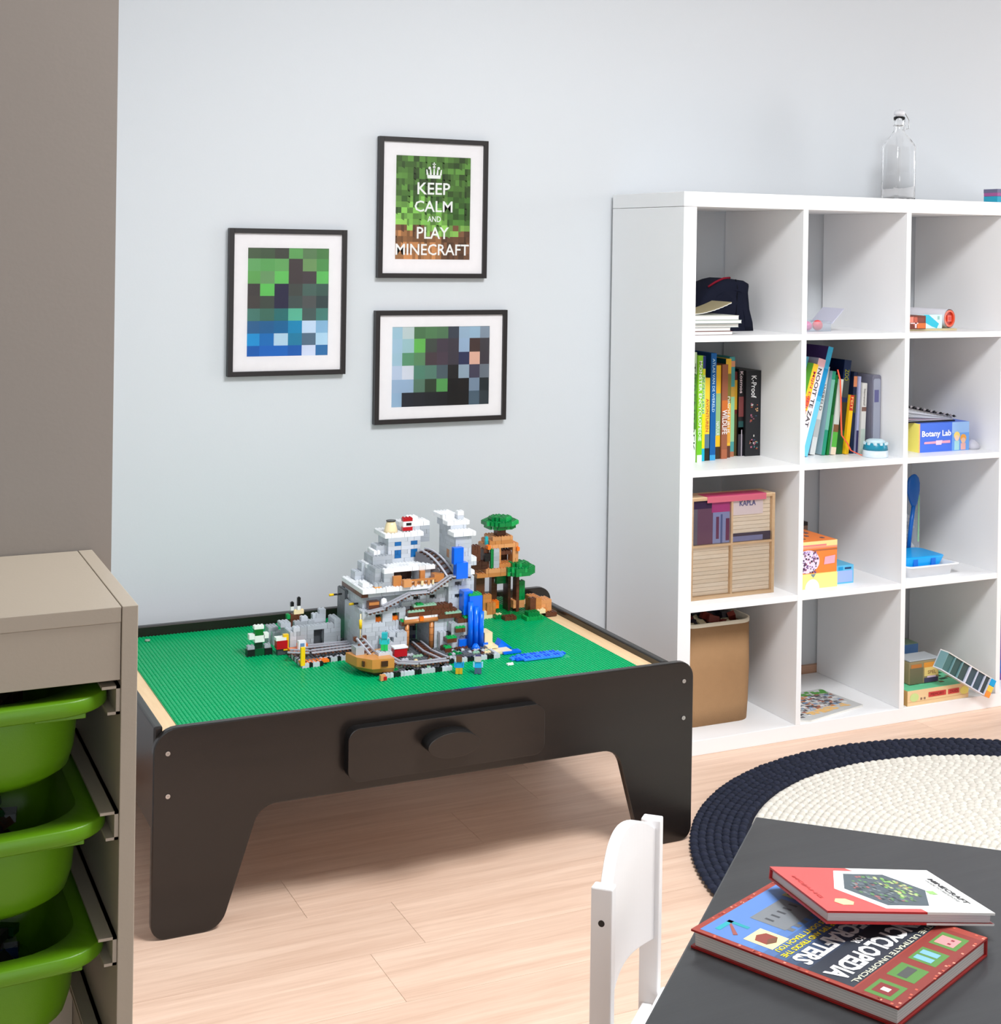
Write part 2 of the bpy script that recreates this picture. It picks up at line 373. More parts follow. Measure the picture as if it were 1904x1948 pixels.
# building mat
mt_ = thing('building_mat', 'large bright green studded building mat covering the play table', 'baseplate', (-0.85, -0.08, 0.384))
MX0, MX1, MY0, MY1 = -1.360, -0.344, -0.440, 0.272
box('base', MMAT, MX0, MX1, MY0, MY1, 0.3841, 0.3858, mt_)
def tone(col, k):
    return tuple(max(0, min(255, int(v*k))) for v in col)
class Vox:
    def __init__(s): s.d = {}
    def fill(s, x0, x1, y0, y1, z0, z1, c):
        for x in range(x0, x1):
            for y in range(y0, y1):
                for z in range(z0, z1):
                    if c is None: s.d.pop((x, y, z), None)
                    else: s.d[(x, y, z)] = c
    def bricks(s):
        d = s.d
        shell = {}
        for (x, y, z), c in d.items():
            if any(q not in d for q in ((x+1,y,z),(x-1,y,z),(x,y-1,z),(x,y,z+1),(x,y+1,z))): shell[(x,y,z)] = c
        used = set(); out = []
        for (x, y, z) in sorted(shell, key=lambda p: (p[2], p[1], p[0])):
            if (x, y, z) in used: continue
            c = shell[(x, y, z)]
            mx = random.choice((2, 3, 4, 4, 6)) if z % 2 else random.choice((1, 2, 4, 4, 3))
            nx = 1
            while nx < mx and (x+nx, y, z) in shell and (x+nx, y, z) not in used and shell[(x+nx, y, z)] == c: nx += 1
            ny = 1
            lim = 2 if nx > 1 else random.choice((2, 4))
            while ny < lim and all((x+i, y+ny, z) in shell and (x+i, y+ny, z) not in used and shell[(x+i, y+ny, z)] == c for i in range(nx)): ny += 1
            for i in range(nx):
                for j in range(ny): used.add((x+i, y+j, z))
            mask = tuple((x+i, y+j, z+1) not in d for j in range(ny) for i in range(nx))
            ex = 0
            for i in range(nx):
                for j in range(ny):
                    if (x+i, y-1, z) not in d or (j == 0 and (x+i, y-1, z) not in d): ex += 1.0 if j == 0 else 0
                    if (x+i, y+j, z+1) not in d: ex += 0.6
            if any((x-1, y+j, z) not in d for j in range(ny)): ex += 0.4
            out.append((ex, x, y, z, nx, ny, c, mask))
        return out
MESHES = {}
def brick_mesh(nx, ny, c, mask, shade):
    key = (nx, ny, c, mask, shade)
    if key not in MESHES:
        b = MB(); g = 0.00032; col = tone(PAL[c], shade)
        b.box(g, nx*ST-g, g, ny*ST-g, 0.0001, BH-0.0001, col)
        for j in range(ny):
            for i in range(nx):
                if mask[j*nx+i]: stud(b, (i+0.5)*ST, (j+0.5)*ST, BH-0.0001, col)
        MESHES[key] = (b, b.mesh('brick', MPL))
    return MESHES[key]
FOOT = set()
def place_bricks(vox, parent, dx=0, dy=0, limit=290):
    FOOT.update((x, y) for (x, y, z) in vox.d if z == 0)
    bl = sorted(vox.bricks(), key=lambda t: -t[0])
    rest = MB()
    for n, (ex, x, y, z, nx, ny, c, mask) in enumerate(bl):
        if ex <= 0.3: continue
        sh = random.choice((0.95, 1.0, 1.0, 1.04)); b, me = brick_mesh(nx, ny, c, mask, sh)
        p = (GX0+(x+dx)*ST, GY0+(y+dy)*ST, GZ0+z*BH)
        if n < limit:
            o = bpy.data.objects.new('brick', me); COL.objects.link(o); o.location = p; put(o, parent, p)
        else:
            k = len(rest.v)
            rest.v += [(v[0]+p[0], v[1]+p[1], v[2]+p[2]) for v in b.v]
            rest.f += [tuple(i+k for i in f) for f in b.f]; rest.c += b.c; rest.smooth += b.smooth
    if rest.f: rest.build('small_bricks', MPL, parent, kind='stuff')
def G(x, y, z): return (GX0+x*ST, GY0+y*ST, GZ0+z*BH)
def gbox(mb, x0, x1, y0, y1, z0, z1, c, studs=False):
    col = PAL[c] if isinstance(c, str) else c
    a = G(x0, y0, z0); b = G(x1, y1, z1); mb.box(a[0]+.0002, b[0]-.0002, a[1]+.0002, b[1]-.0002, a[2], b[2], col)
    if studs:
        for i in range(int(round(x1-x0))):
            for j in range(int(round(y1-y0))):
                p = G(x0+i+.5, y0+j+.5, z1); stud(mb, p[0], p[1], p[2], col)
def rail(parent, pts, wdt=3.0, name='rail_track', perp=None):
    """two grey rails on dark sleepers along grid points"""
    b = MB(); P = [Vector(G(*p)) for p in pts]
    for A, B in zip(P, P[1:]):
        d = B-A; L = d.length; d.normalize(); up = Vector((0, 0, 1))
        s = d.cross(up); s = s.normalized() if s.length > .1 else Vector((1, 0, 0))
        if perp: s = Vector(perp); s = (s - d*s.dot(d)).normalized()
        up = s.cross(d).normalized(); h = wdt*ST/2
        M = Matrix(((d.x, s.x, up.x, A.x), (d.y, s.y, up.y, A.y), (d.z, s.z, up.z, A.z), (0, 0, 0, 1)))
        b.M = M
        n = max(1, int(L/0.0085))
        for k in range(n):
            x = (k+0.5)*L/n; b.box(x-0.0022, x+0.0022, -h, h, -0.001, 0.0022, PAL['N'] if k % 2 else PAL['n'])
        for sg in (-1, 1): b.box(-0.0005, L+0.0005, sg*h*0.62-0.0021, sg*h*0.62+0.0021, 0.0022, 0.0052, (176, 178, 188))
    b.M = None
    return b.build(name, MPL, parent)

# ---- the mountain
MT = thing('brick_mountain', 'big grey toy brick mountain castle with a white platform, tower caps whitened as if lit, and a blue waterfall', 'toy building', G(45, 28, 0))
v = Vox()
for x in range(27, 47):
    for y in range(6, 46):
        edge = (y == 6 or x == 27)
        v.d[(x, y, 0)] = ('K' if ((x if y == 6 else y)//2) % 3 == 0 else 'L') if edge else 'D'
for x in range(47, 64):
    for y in range(12, 46):
        edge = (y == 12 or x == 63)
        v.d[(x, y, 0)] = ('K' if (x//2) % 3 == 0 else 'L') if edge else 'D'
v.fill(28, 41, 27, 46, 1, 11, 'L'); v.fill(40, 57, 27, 46, 1, 9, 'L')
v.fill(29, 46, 30, 46, 11, 15, 'L')
# lit niches in the lower left wall
for x in (32, 37):
    v.fill(x, x+2, 27, 28, 8, 10, 'o'); v.fill(x, x+2, 27, 29, 8, 10, None); v.fill(x, x+2, 29, 30, 8, 9, 'o'); v.fill(x, x+2, 29, 30, 9, 10, 'K'); v.fill(x, x+2, 28, 29, 8, 9, 'O')
# stepped buttress
for k in range(5): v.fill(33+k, 40, 23, 27, 1+k, 2+k, 'L')
v.fill(34, 40, 23, 27, 1, 4, 'L'); v.fill(33, 35, 23, 27, 4, 5, 'L'); v.fill(35, 37, 24, 27, 5, 6, 'L')
# mine gate
v.fill(41, 48, 27, 38, 1, 8, None); v.fill(41, 48, 38, 39, 1, 8, 'd')
for x in range(41, 48):
    for z in range(1, 8): v.d[(x, 37, z)] = random.choice('dDlPKKd')
v.fill(43, 45, 37, 38, 2, 5, 'K'); v.fill(41, 48, 30, 37, 7, 8, 'l')
# right of the gate
v.fill(49, 57, 25, 27, 1, 8, 'L'); v.fill(50, 56, 23, 25, 1, 5, 'L'); v.fill(53, 59, 22, 26, 4, 7, 'l'); v.fill(52, 53, 22, 24, 3, 5, 'K')
for (x0, x1, y0, z) in ((55, 60, 22, 8), (54, 57, 21, 6), (51, 54, 20, 4), (50, 52, 19, 2)):
    v.fill(x0, x1, y0, y0+4, z-1, z, 'N')
# ledge of earth over the gate
v.fill(41, 55, 25, 29, 9, 10, 'N'); v.fill(43, 55, 26, 29, 10, 11, 'N'); v.fill(50, 57, 24, 28, 8, 9, 'N'); v.fill(39, 43, 25, 28, 7, 8, 'N'); v.fill(53, 56, 25, 28, 9, 10, 'N')
v.fill(40, 50, 25, 26, 8, 9, 'W')
# middle wall with openings
v.fill(41, 55, 29, 46, 9, 14, 'L')
for x in (44, 49): v.fill(x, x+2, 29, 30, 12, 13, None); v.fill(x, x+2, 30, 31, 12, 13, 'K')
v.fill(40, 44, 28, 30, 11, 12, 'l')
# right tower
v.fill(54, 62, 27, 44, 7, 17, 'L')
for z in (12, 15): v.fill(56, 58, 27, 28, z, z+1, None); v.fill(56, 58, 28, 29, z, z+1, 'd')
v.fill(60, 64, 30, 40, 7, 9, 'L')
v.fill(56, 61, 27, 40, 17, 28, 'L')
v.fill(56, 61, 31, 40, 28, 29, 'L'); v.fill(56, 60, 35, 42, 28, 30, 'L')
v.fill(55, 62, 26, 31, 27, 28, 'W'); v.fill(55, 62, 31, 35, 29, 30, 'W'); v.fill(55, 60, 35, 43, 30, 31, 'W'); v.fill(59, 61, 33, 35, 30, 31, 'L'); v.fill(59, 61, 33, 35, 31, 32, 'W')  # caps whitened: strong light on grey tops put into the brick colour
v.fill(61, 64, 30, 34, 20, 21, 'W'); v.fill(61, 64, 30, 34, 19, 20, 'L'); v.fill(61, 63, 29, 33, 17, 18, 'W')
v.fill(56, 57, 32, 34, 21, 23, 'T')
# white platform
v.fill(28, 54, 27, 46, 15, 16, 'W'); v.fill(28, 30, 28, 46, 14, 15, 'N'); v.fill(30, 53, 28, 44, 14, 15, 'L')
# upper storeys
v.fill(33, 38, 31, 42, 16, 20, 'l'); v.fill(38, 50, 36, 44, 16, 20, 'L'); v.fill(39, 46, 31, 36, 16, 19, None); v.fill(39, 46, 36, 37, 16, 19, 'n'); v.fill(46, 50, 31, 36, 16, 19, 'L')
v.fill(37, 51, 30, 40, 19, 20, 'W'); v.fill(35, 38, 29, 31, 16, 19, 'l'); v.fill(35, 38, 29, 31, 19, 20, 'W'); v.fill(32, 35, 28, 30, 16, 17, 'l')
v.fill(30, 33, 40, 44, 16, 18, 'L'); v.fill(32, 36, 40, 44, 16, 20, 'L'); v.fill(33, 38, 38, 44, 19, 20, 'W'); v.fill(34, 40, 36, 44, 20, 22, 'l'); v.fill(35, 37, 38, 44, 22, 23, 'W'); v.fill(36, 40, 39, 44, 22, 24, 'L')
v.fill(29, 31, 30, 34, 16, 17, 'W')
# the block on top with its windows
v.fill(39, 49, 37, 46, 20, 26, 'L'); v.fill(38, 50, 37, 47, 26, 27, 'W')
for (x, z) in ((41, 24), (46, 24), (41, 21), (46, 21)): v.fill(x, x+2, 37, 38, z, z+(1 if z == 24 else 2), 'U')
v.fill(44, 53, 40, 46, 26, 28, 'L'); v.fill(50, 53, 40, 46, 24, 28, 'l'); v.fill(44, 53, 40, 46, 28, 29, 'W'); v.fill(47, 50, 42, 45, 29, 30, 'W')
# dark column behind on the left
v.fill(28, 33, 43, 50, 0, 13, 'D')
place_bricks(v, MT)
# grass plates, tiles
b = MB()
for (x0, x1, y0, y1, z) in ((41, 46, 25, 26, 10), (43, 50, 26, 28, 11), (52, 57, 24, 26, 9), (39, 42, 25, 27, 8), (57, 60, 22, 24, 8), (54, 57, 21, 23, 6), (51, 54, 20, 22, 4), (50, 52, 19, 21, 2), (44, 46, 26, 28, 11.35)):
    gbox(b, x0, x1, y0, y1, z, z+0.34, 'g' if (x1-x0) < 5 else 'S', True)
b.build('grass_plate', MPL, MT, label='green studded plates')
b = MB()
for k in range(70):
    x = random.randrange(28, 62); y = random.randrange(7 if x < 46 else 13, 24); c = random.choice('SSLlDNGSAL')
    gbox(b, x, x+random.choice((1, 2)), y, y+1, 1, 1.34, c, True)
b.build('ground_plates', MPL, MT, kind='stuff')
# mine gate timber
for (x0, x1, z0, z1) in ((40.3, 41.5, 1, 7.6), (47.6, 49.0, 1, 7.6)):
    p = MB(); c = G((x0+x1)/2, 25.6, z0); p.cyl(c, 0.0052, (z1-z0)*BH, PAL['T'], 14)
    for k in range(1, 4): p.cyl((c[0], c[1], c[2]+k*(z1-z0)*BH/4), 0.0056, 0.0008, PAL['N'], 14)
    p.build('gate_post', MPL, MT)
p = MB(); c = G(39.7, 25.2, 7.9); p.cyl(c, 0.0055, 10.3*ST, PAL['T'], 14, 'x'); p.build('gate_beam', MPL, MT)
p = MB(); gbox(p, 44.2, 45.4, 24, 25, 8.0, 9.0, 'O'); p.build('lamp', MPL, MT, label='orange lamp block')
# balcony
for (x0, x1, y0, y1, z0, z1, c) in ((37.5, 40, 28, 29.2, 16, 18.4, 'T'), (40, 42.4, 26.2, 28, 15.9, 17.6, 't'), (42.4, 50, 26.6, 27.4, 17.1, 17.5, 'T'), (49.6, 52.6, 27, 30, 16.4, 18.2, 'T'), (46, 47.5, 29, 30, 16, 19, 'T'),
                              (43.4, 44.2, 26.6, 27.4, 16, 17.1, 't'), (45.4, 46.2, 26.6, 27.4, 16, 17.1, 'A'), (47.4, 48.2, 26.6, 27.4, 16, 17.1, 't'), (48.8, 49.4, 26.6, 27.4, 16, 17.1, 'A'), (42.4, 49.8, 27.5, 29, 16, 16.5, 'T')):
    p = MB(); gbox(p, x0, x1, y0, y1, z0, z1, c); p.build('balcony_piece', MPL, MT)
# rails
rail(MT, [(34, 26, 11.6), (41.5, 25.6, 14.2)]); rail(MT, [(41.5, 25.6, 14.2), (47.5, 25.6, 14.2)]); rail(MT, [(47.5, 25.6, 14.2), (54, 25.6, 17.4)]); rail(MT, [(54, 25.6, 17.4), (60, 25.6, 17.2)])
arc = [(49.2 + 5.6*t, 36 - 8.6*t, 22.6 - 5.3*(t**1.9)) for t in [k/8 for k in range(9)]]
rail(MT, arc, 3.8, perp=(-1, 0.0, 0))
arcs = MB()
for A_, B_ in zip(arc, arc[1:]):
    for (q, r_) in ((A_, B_),):
        v8 = [G(q[0]-2.1, q[1], 16), G(q[0]+2.1, q[1], 16), G(r_[0]+2.1, r_[1], 16), G(r_[0]-2.1, r_[1], 16), G(q[0]-2.1, q[1], q[2]-.15), G(q[0]+2.1, q[1], q[2]-.15), G(r_[0]+2.1, r_[1], r_[2]-.15), G(r_[0]-2.1, r_[1], r_[2]-.15)]
        i8 = [arcs.pt(p_) for p_ in v8]
        for f_ in ((0,3,2,1),(4,5,6,7),(0,1,5,4),(1,2,6,5),(2,3,7,6),(3,0,4,7)): arcs.face([i8[k] for k in f_][::-1], (105, 104, 110))
arcs.build('ramp', MPL, MT)
rail(MT, [(29, 26, 10.6), (35, 26, 11.3)], 2.6)
rail(MT, [(45.5, 30, 1.5), (45, 20, 1.5)], 4); rail(MT, [(45, 20, 1.5), (46.5, 11, 1.5)], 4)
rail(MT, [(29.5, 13, 3.6), (33, 10.5, 1.9)], 3.4); rail(MT, [(33, 10.5, 1.9), (38, 8.6, 1.7)], 3.4); rail(MT, [(38, 8.6, 1.7), (46.5, 8.6, 1.7)], 3.4)
rail(MT, [(23.5, 17, 7.2), (26.5, 13.5, 3.8)], 4.2); rail(MT, [(26.5, 13.5, 3.8), (29.5, 13, 3.6)], 3.6)
# tan rounded hull under the rails
hull = MB()
top = [(20.0, 17), (21.2, 11), (24.2, 7.0), (30.2, 6.2), (30.2, 17)]; low = [(23.0, 17), (24.0, 12.5), (25.8, 9.0), (30.2, 8.0), (30.2, 17)]
def hr(pl, z): return [G(x, y, z) for x, y in pl]
hull.loft([hr(low, 0.35), hr([(a_*.5+b_*.5, c_*.5+d_*.5) for (a_, c_), (b_, d_) in zip(top, low)], 1.1)], PAL['N'], True, False, False)
hull.loft([hr([(a_*.5+b_*.5, c_*.5+d_*.5) for (a_, c_), (b_, d_) in zip(top, low)], 1.1), hr(top, 2.2), hr(top, 4.3)], (205, 138, 66), False, True, False)
hull.build('rounded_hull', MPL, MT, label='orange-brown faceted hull')
p = MB(); gbox(p, 26.6, 28.4, 6.1, 6.7, 2.7, 3.9, 'n'); p.build('hull_window', MPL, MT)
p = MB(); gbox(p, 22.1, 22.6, 8.4, 9.6, 2.6, 3.8, 'n'); p.build('hull_window', MPL, MT)
p = MB(); gbox(p, 25.5, 27, 3.6, 5.0, 0.19, 1.4, 't'); gbox(p, 26.3, 27.2, 3.4, 3.8, .3, 1.1, 'R'); p.build('red_tipped_brick', MPL, MT)
p = MB(); gbox(p, 24.5, 30, 9, 13, 3.2, 3.7, 'l', True); gbox(p, 27, 31, 10, 13, 3.7, 4.9, 'L', True); gbox(p, 22.3, 23.3, 17, 18, 6.6, 7.5, 'N'); gbox(p, 24.8, 26, 17, 18, 6.6, 7.6, 'N'); gbox(p, 21.6, 24, 13, 17, 3.8, 6, 'l'); p.build('hull_deck', MPL, MT)
# red cart
p = MB(); gbox(p, 34.6, 38.4, 18.4, 21, 1.5, 3.4, 'R'); gbox(p, 34.4, 38.6, 18.2, 21.2, 3.4, 3.75, 'W'); p.build('mine_cart', MPL, MT, label='dark red mine cart')
# waterfall
wf_ = MB()
gbox(wf_, 54.6, 57.6, 24.6, 26.6, 20.6, 24.6, 'B'); gbox(wf_, 55.2, 58.8, 24.0, 26.6, 17.2, 21, 'B'); gbox(wf_, 57.2, 60, 23, 26.6, 8.6, 14.2, 'B'); gbox(wf_, 58.4, 62.4, 21.5, 24.6, 1, 13.2, 'B')
gbox(wf_, 55.5, 58.4, 22, 24.5, 1, 3, 'B'); gbox(wf_, 62.4, 64, 20.6, 23, 1, 1.9, 'B')
for i in range(3):
    c = G(58.6+i*1.7, 21.3, 1); wf_.cyl(c, 0.006, 0.105 - 0.012*i, PAL['b'], 12)
wf_.cyl(G(59.6, 19.6, 1), 0.013, 0.012, PAL['b'], 16, r2=0.004)
wf_.build('waterfall', MBLU, MT, label='clear blue waterfall')
p = MB(); gbox(p, 58.4, 62.4, 22, 25, 13.2, 13.6, 'g', True); p.build('grass_plate', MPL, MT)
p = MB(); gbox(p, 62.6, 66, 18, 25, 1, 1.5, 'A'); gbox(p, 63, 65.5, 21, 26, 1.5, 4.2, 'A'); gbox(p, 64, 69, 15, 19, 0.2, 0.8, 'A'); gbox(p, 64, 66.6, 22, 25, 0.4, 1, 'A', True); p.build('sand_block', MPL, MT)
p = MB(); p.prism([(G(66, 0, 0)[0], G(0, 0, .3)[2]), (G(71, 0, 0)[0], G(0, 0, .3)[2]), (G(67.5, 0, 0)[0], G(0, 0, 2.6)[2])], 'y', G(0, 22, 0)[1], G(0, 19, 0)[1], PAL['B']); gbox(p, 66, 71.5, 14, 16.5, 0.2, 0.7, 'B'); p.build('water_slope', MBLU, MT)
# torches on the left side, chests, barrel, striped crate
for (x, y, z) in ((24.5, 43, 12.4), (27.6, 34, 11.6)):
    p = MB(); p.cyl(G(x, y, z), 0.0022, 2.6*ST, PAL['K'], 8, 'x'); p.cyl(G(x-1.2, y, z), 0.003, 1.3*ST, PAL['Y'], 8, 'x'); p.build('torch', MPL, MT)
p = MB(); p.cyl(G(27.4, 26.6, 2), 0.0016, 0.083, PAL['A'], 8); p.cyl(G(27.4, 26.6, 7.2), 0.0036, 0.02, PAL['Y'], 8); p.build('pole', MPL, MT, label='thin tan pole with a yellow band')
p = MB(); gbox(p, 30, 33.2, 27.4, 29.4, 11.4, 13, 'N'); gbox(p, 30.1, 33.1, 27.3, 27.5, 12.2, 12.9, 'T'); p.build('chest', MPL, MT)
p = MB(); p.lathe([(0.0, 0), (0.008, 0), (0.009, 0.008), (0.006, 0.018), (0.0001, 0.0205)], G(34.8, 28.4, 11.4), PAL['W'], 12); p.build('round_lamp', MPL, MT)
p = MB(); p.lathe([(0.0001, 0), (0.0165, 0), (0.0155, 0.006), (0.0125, 0.018), (0.0095, 0.026), (0.0001, 0.026)], G(40.8, 40, 27), PAL['A'], 16); p.build('cone', MPL, MT, label='tan cone with a black cap')
p = MB(); p.cyl((G(40.8, 40, 27)[0], G(40.8, 40, 27)[1], G(0, 0, 27)[2]+0.026), 0.0115, 0.0022, PAL['K'], 16); p.build('cap', MPL, MT)
p = MB(); gbox(p, 44, 47, 38.4, 40, 27.3, 28.2, 'R', False); gbox(p, 44.1, 46.9, 38.5, 40, 28.2, 29.6, 'W'); gbox(p, 44, 47, 38.4, 40, 29.6, 30.4, 'R', True); gbox(p, 45, 46.6, 38.3, 38.5, 28.6, 29.2, 'K'); p.build('striped_block', MPL, MT, label='red and white striped block')
p = MB(); gbox(p, 32, 34, 28, 30, 16, 16.3, 'o'); p.build('orange_tile', MPL, MT)

# figure on the hull, turquoise
def block_figure(name, label, gx, gy, gz, legs, body, head, arms, hair=None, face=None, cat='toy figure'):
    t = thing(name, label, cat, G(gx, gy, gz), math.radians(-25))
    cx, cy, cz = G(gx, gy, gz)
    old = WM[t.name]
    def bx(nm, x0, x1, y0, y1, z0, z1, c, par=t):
        m = MB(); m.M = old; m.box(x0, x1, y0, y1, z0, z1, c); o = m.build(nm, MPL, par, 0.0003, 1); return o
    bx('leg', -0.0075, -0.0003, -0.004, 0.004, 0, 0.0135, legs); bx('leg', 0.0003, 0.0075, -0.004, 0.004, 0, 0.0135, legs)
    m = MB(); m.M = old; m.prism([(-0.0078, 0.0135), (0.0078, 0.0135), (0.0058, 0.0265), (-0.0058, 0.0265)], 'y', 0.004, -0.004, body); m.build('torso', MPL, t)
    bx('arm', -0.0108, -0.0074, -0.0045, 0.0025, 0.0145, 0.0255, arms); bx('arm', 0.0074, 0.0108, -0.0045, 0.0025, 0.0145, 0.0255, arms)
    h = bx('head', -0.0062, 0.0062, -0.0062, 0.0062, 0.0268, 0.0388, head)
    if hair: bx('hair', -0.0064, 0.0064, -0.0058, 0.0066, 0.0345, 0.0392, hair, h)
    return t
block_figure('block_figure', 'turquoise and green toy block figure on the rail deck of the mountain', 29.2, 11.5, 5.1, (30, 190, 95), (40, 190, 195), (35, 175, 185), (40, 185, 190))
block_figure('block_figure', 'small toy figure with a brown block head, blue shirt and yellow legs', (-0.734-GX0)/ST, (-0.305-GY0)/ST, 0.18, (215, 165, 40), (35, 150, 215), (110, 72, 50), (35, 150, 215), (70, 44, 32))
block_figure('block_figure', 'small toy figure with dark hair, pale face, blue shirt and grey legs', (-0.696-GX0)/ST, (-0.321-GY0)/ST, 0.18, (80, 95, 125), (45, 165, 235), (205, 195, 195), (150, 200, 235), (62, 42, 40))
# little white and green creature left of the mountain
t = thing('block_creature', 'little toy creature of white, green and black blocks on the mat', 'toy figure', G(3, 42, 0.18))
for nm, a in (('head', (1.2, 3.6, 41, 43, 4.8, 6.3, (20, 110, 40))), ('cap', (1.0, 3.8, 41, 43, 6.3, 7.0, 'F')), ('body', (1.2, 4.0, 41, 43, 3.2, 4.8, 'F')), ('arm', (-0.4, 1.2, 41, 43, 4.0, 5.2, 'F')), ('arm', (3.8, 5.2, 41, 43, 4.0, 5.2, 'F')),
              ('neck', (1.4, 3.6, 41.4, 42.8, 1.8, 3.2, (22, 50, 34))), ('foot', (-1.0, 1.2, 40.6, 43, 0.18, 1.7, 'K')), ('foot', (4.0, 6.2, 40.6, 43, 0.18, 1.7, 'K')), ('base', (1.2, 4.0, 40.8, 43, 0.18, 1.7, (8, 80, 44))), ('pad', (-0.8, 1.2, 41, 43, 1.7, 2.4, 'l')), ('pad', (4.0, 5.8, 41, 43, 1.7, 2.4, 'l'))):
    p = MB(); gbox(p, *a, nm in ('cap', 'pad')); p.build(nm, MPL, t)

# ---- ruined wall left of the mountain
RU = thing('brick_ruin', 'low grey toy brick ruin with rails left of the mountain castle', 'toy building', G(17, 40, 0))
v = Vox()
for (x0, x1, y0, y1) in ((10, 16, 24, 42), (16, 27, 27, 44)):
    for x in range(x0, x1):
        for y in range(y0, y1): v.d[(x, y, 0)] = ('L' if (x+y) % 3 else 'K') if y in (y0, y0+1) or x == x0 else 'D'
v.fill(12, 25, 40, 42, 1, 6, 'l'); v.fill(24, 26, 40, 46, 1, 7, 'l'); v.fill(11, 13, 40, 50, 1, 5, 'L'); v.fill(10, 13, 46, 50, 5, 6, 'L'); v.fill(12, 14, 40, 42, 5, 6, 'L')
v.fill(18, 21, 40, 42, 1, 5, None); v.fill(18, 23, 42, 43, 1, 5, 'd'); v.fill(20, 24, 48, 50, 1, 7, 'L'); v.fill(14, 20, 46, 48, 1, 6, 'l'); v.fill(16, 18, 46, 48, 6, 7, 'L'); v.fill(22, 24, 48, 50, 7, 8, 'L')
v.fill(8, 11, 52, 56, 0, 4, 'l'); v.fill(9, 12, 50, 53, 0, 3, 'L'); v.fill(14, 17, 50, 52, 1, 7, 'N'); v.fill(13, 14, 50, 52, 6, 7, 'g'); v.fill(15, 18, 50, 51, 7, 8, 'A'); v.fill(14, 15, 50, 51, 8, 9, 'F'); v.fill(14, 15, 50, 51, 9, 10, 'K'); v.fill(16, 17, 50, 51, 8, 9, 'F'); v.fill(16, 17, 50, 51, 9, 11, 'K')
place_bricks(v, RU, limit=160)
rail(RU, [(8.8, 33, 1.9), (14, 30, 1.9)], 4.4); rail(RU, [(14, 30, 1.9), (27, 30.5, 1.9)], 4.4); rail(RU, [(13, 36.6, 1.7), (27, 36.2, 1.7)], 3.6)
for (x0, x1, y0, y1, z0, z1, c) in ((10, 15, 35, 39, 1, 1.7, 'O'), (12.6, 15.4, 37, 39, 1.7, 2.6, 'O'), (10, 18, 25, 28, 0.6, 1.1, 'O')):
    p = MB(); gbox(p, x0, x1, y0, y1, z0, z1, c); p.build('lava_plate', MPL, RU, label='orange lava plate')
for a in ((9.6, 10.8, 24, 25, 0.6, 4.8), (8.8, 10.3, 38.6, 40, 1.2, 4.9)):
    p = MB(); gbox(p, *a, 'Y'); p.build('yellow_bar', MPL, RU, label='upright yellow bar')
p = MB(); gbox(p, 12.2, 14.4, 35.4, 37, 1.7, 3.7, 'W'); gbox(p, 12.7, 13.9, 35.2, 35.5, 2.1, 3.2, (110, 150, 190)); p.build('white_block', MPL, RU)
p = MB(); gbox(p, 6.8, 10, 38.5, 41, 1.6, 3.6, 'R', True); gbox(p, 6.6, 9.6, 38.5, 41, 3.6, 4.3, 'F'); gbox(p, 7.2, 9.6, 39, 41, 0.18, 1.6, 'd'); p.build('red_cart', MPL, RU, label='red cart with a white lid')

# ---- jungle tree house
TH = thing('brick_tree_house', 'brown toy brick tree house with green leaf crowns at the back of the mat', 'toy building', G(86, 56, 0))
v = Vox()
v.fill(80, 92, 52, 72, 0, 1, 'G'); v.fill(92, 97, 52, 62, 0, 1, 'G'); v.fill(82, 86, 49, 52, 0, 1, 'N'); v.fill(86, 92, 50, 52, 0, 1, 'G')
v.fill(83, 90, 60, 70, 1, 2, 'G'); v.fill(77, 81, 54, 60, 0, 2, 'A'); v.fill(81, 83, 53, 55, 0, 1, 'A')
v.fill(88, 94, 46, 50, 0, 1, 'g'); v.fill(89, 93, 47, 50, 1, 2, 'G'); v.fill(92, 97, 50, 56, 1, 2, 'T'); v.fill(92, 95, 50, 56, 2, 5, 'T'); v.fill(95, 99, 51, 56, 1, 4, 't'); v.fill(91, 93, 50, 52, 1, 5, 'N'); v.fill(87, 91, 54, 58, 2, 4, 't'); v.fill(96, 100, 49, 54, 0, 1, 'N'); v.fill(93, 96, 49, 51, 1, 2, 'A')
v.fill(75, 78, 56, 60, 0, 11, 'N'); v.fill(77, 80, 55, 57, 2, 6, 'T'); v.fill(78, 81, 54, 56, 1, 4, 'T'); v.fill(86, 87, 56, 60, 0, 11, 'n'); v.fill(88, 89, 54, 56, 0, 11, 'N'); v.fill(82, 84, 60, 62, 0, 10, 'N'); v.fill(83, 87, 58, 60, 8, 10, 'G')
v.fill(74, 87, 53, 62, 11, 12, 'T'); v.fill(77, 85, 53, 62, 12, 13, 't'); v.fill(79, 88, 54, 62, 13, 14, 'T'); v.fill(79, 89, 55, 62, 14, 19, 't')
v.fill(83, 87, 55, 60, 14, 18, None); v.fill(83, 87, 59, 60, 14, 19, 'n'); v.fill(83, 87, 56, 59, 16, 17, 'N'); v.fill(80, 82, 54, 55, 13, 18, 'l'); v.fill(79, 80, 54, 55, 13, 18, 'G'); v.fill(77, 79, 55, 58, 13, 18, 'N')
v.fill(78, 88, 55, 62, 18, 19, 't'); v.fill(79, 87, 55, 62, 19, 20, 'T'); v.fill(80, 87, 55, 62, 20, 21, 't'); v.fill(82, 85, 56, 59, 21, 24, 'N')
v.fill(78, 79, 54, 56, 18, 19, 'O'); v.fill(78, 79, 56, 57, 19, 21, 'C'); v.fill(88, 89, 54, 55, 17, 18, 'O'); v.fill(77, 79, 54, 55, 15, 17, 'K')
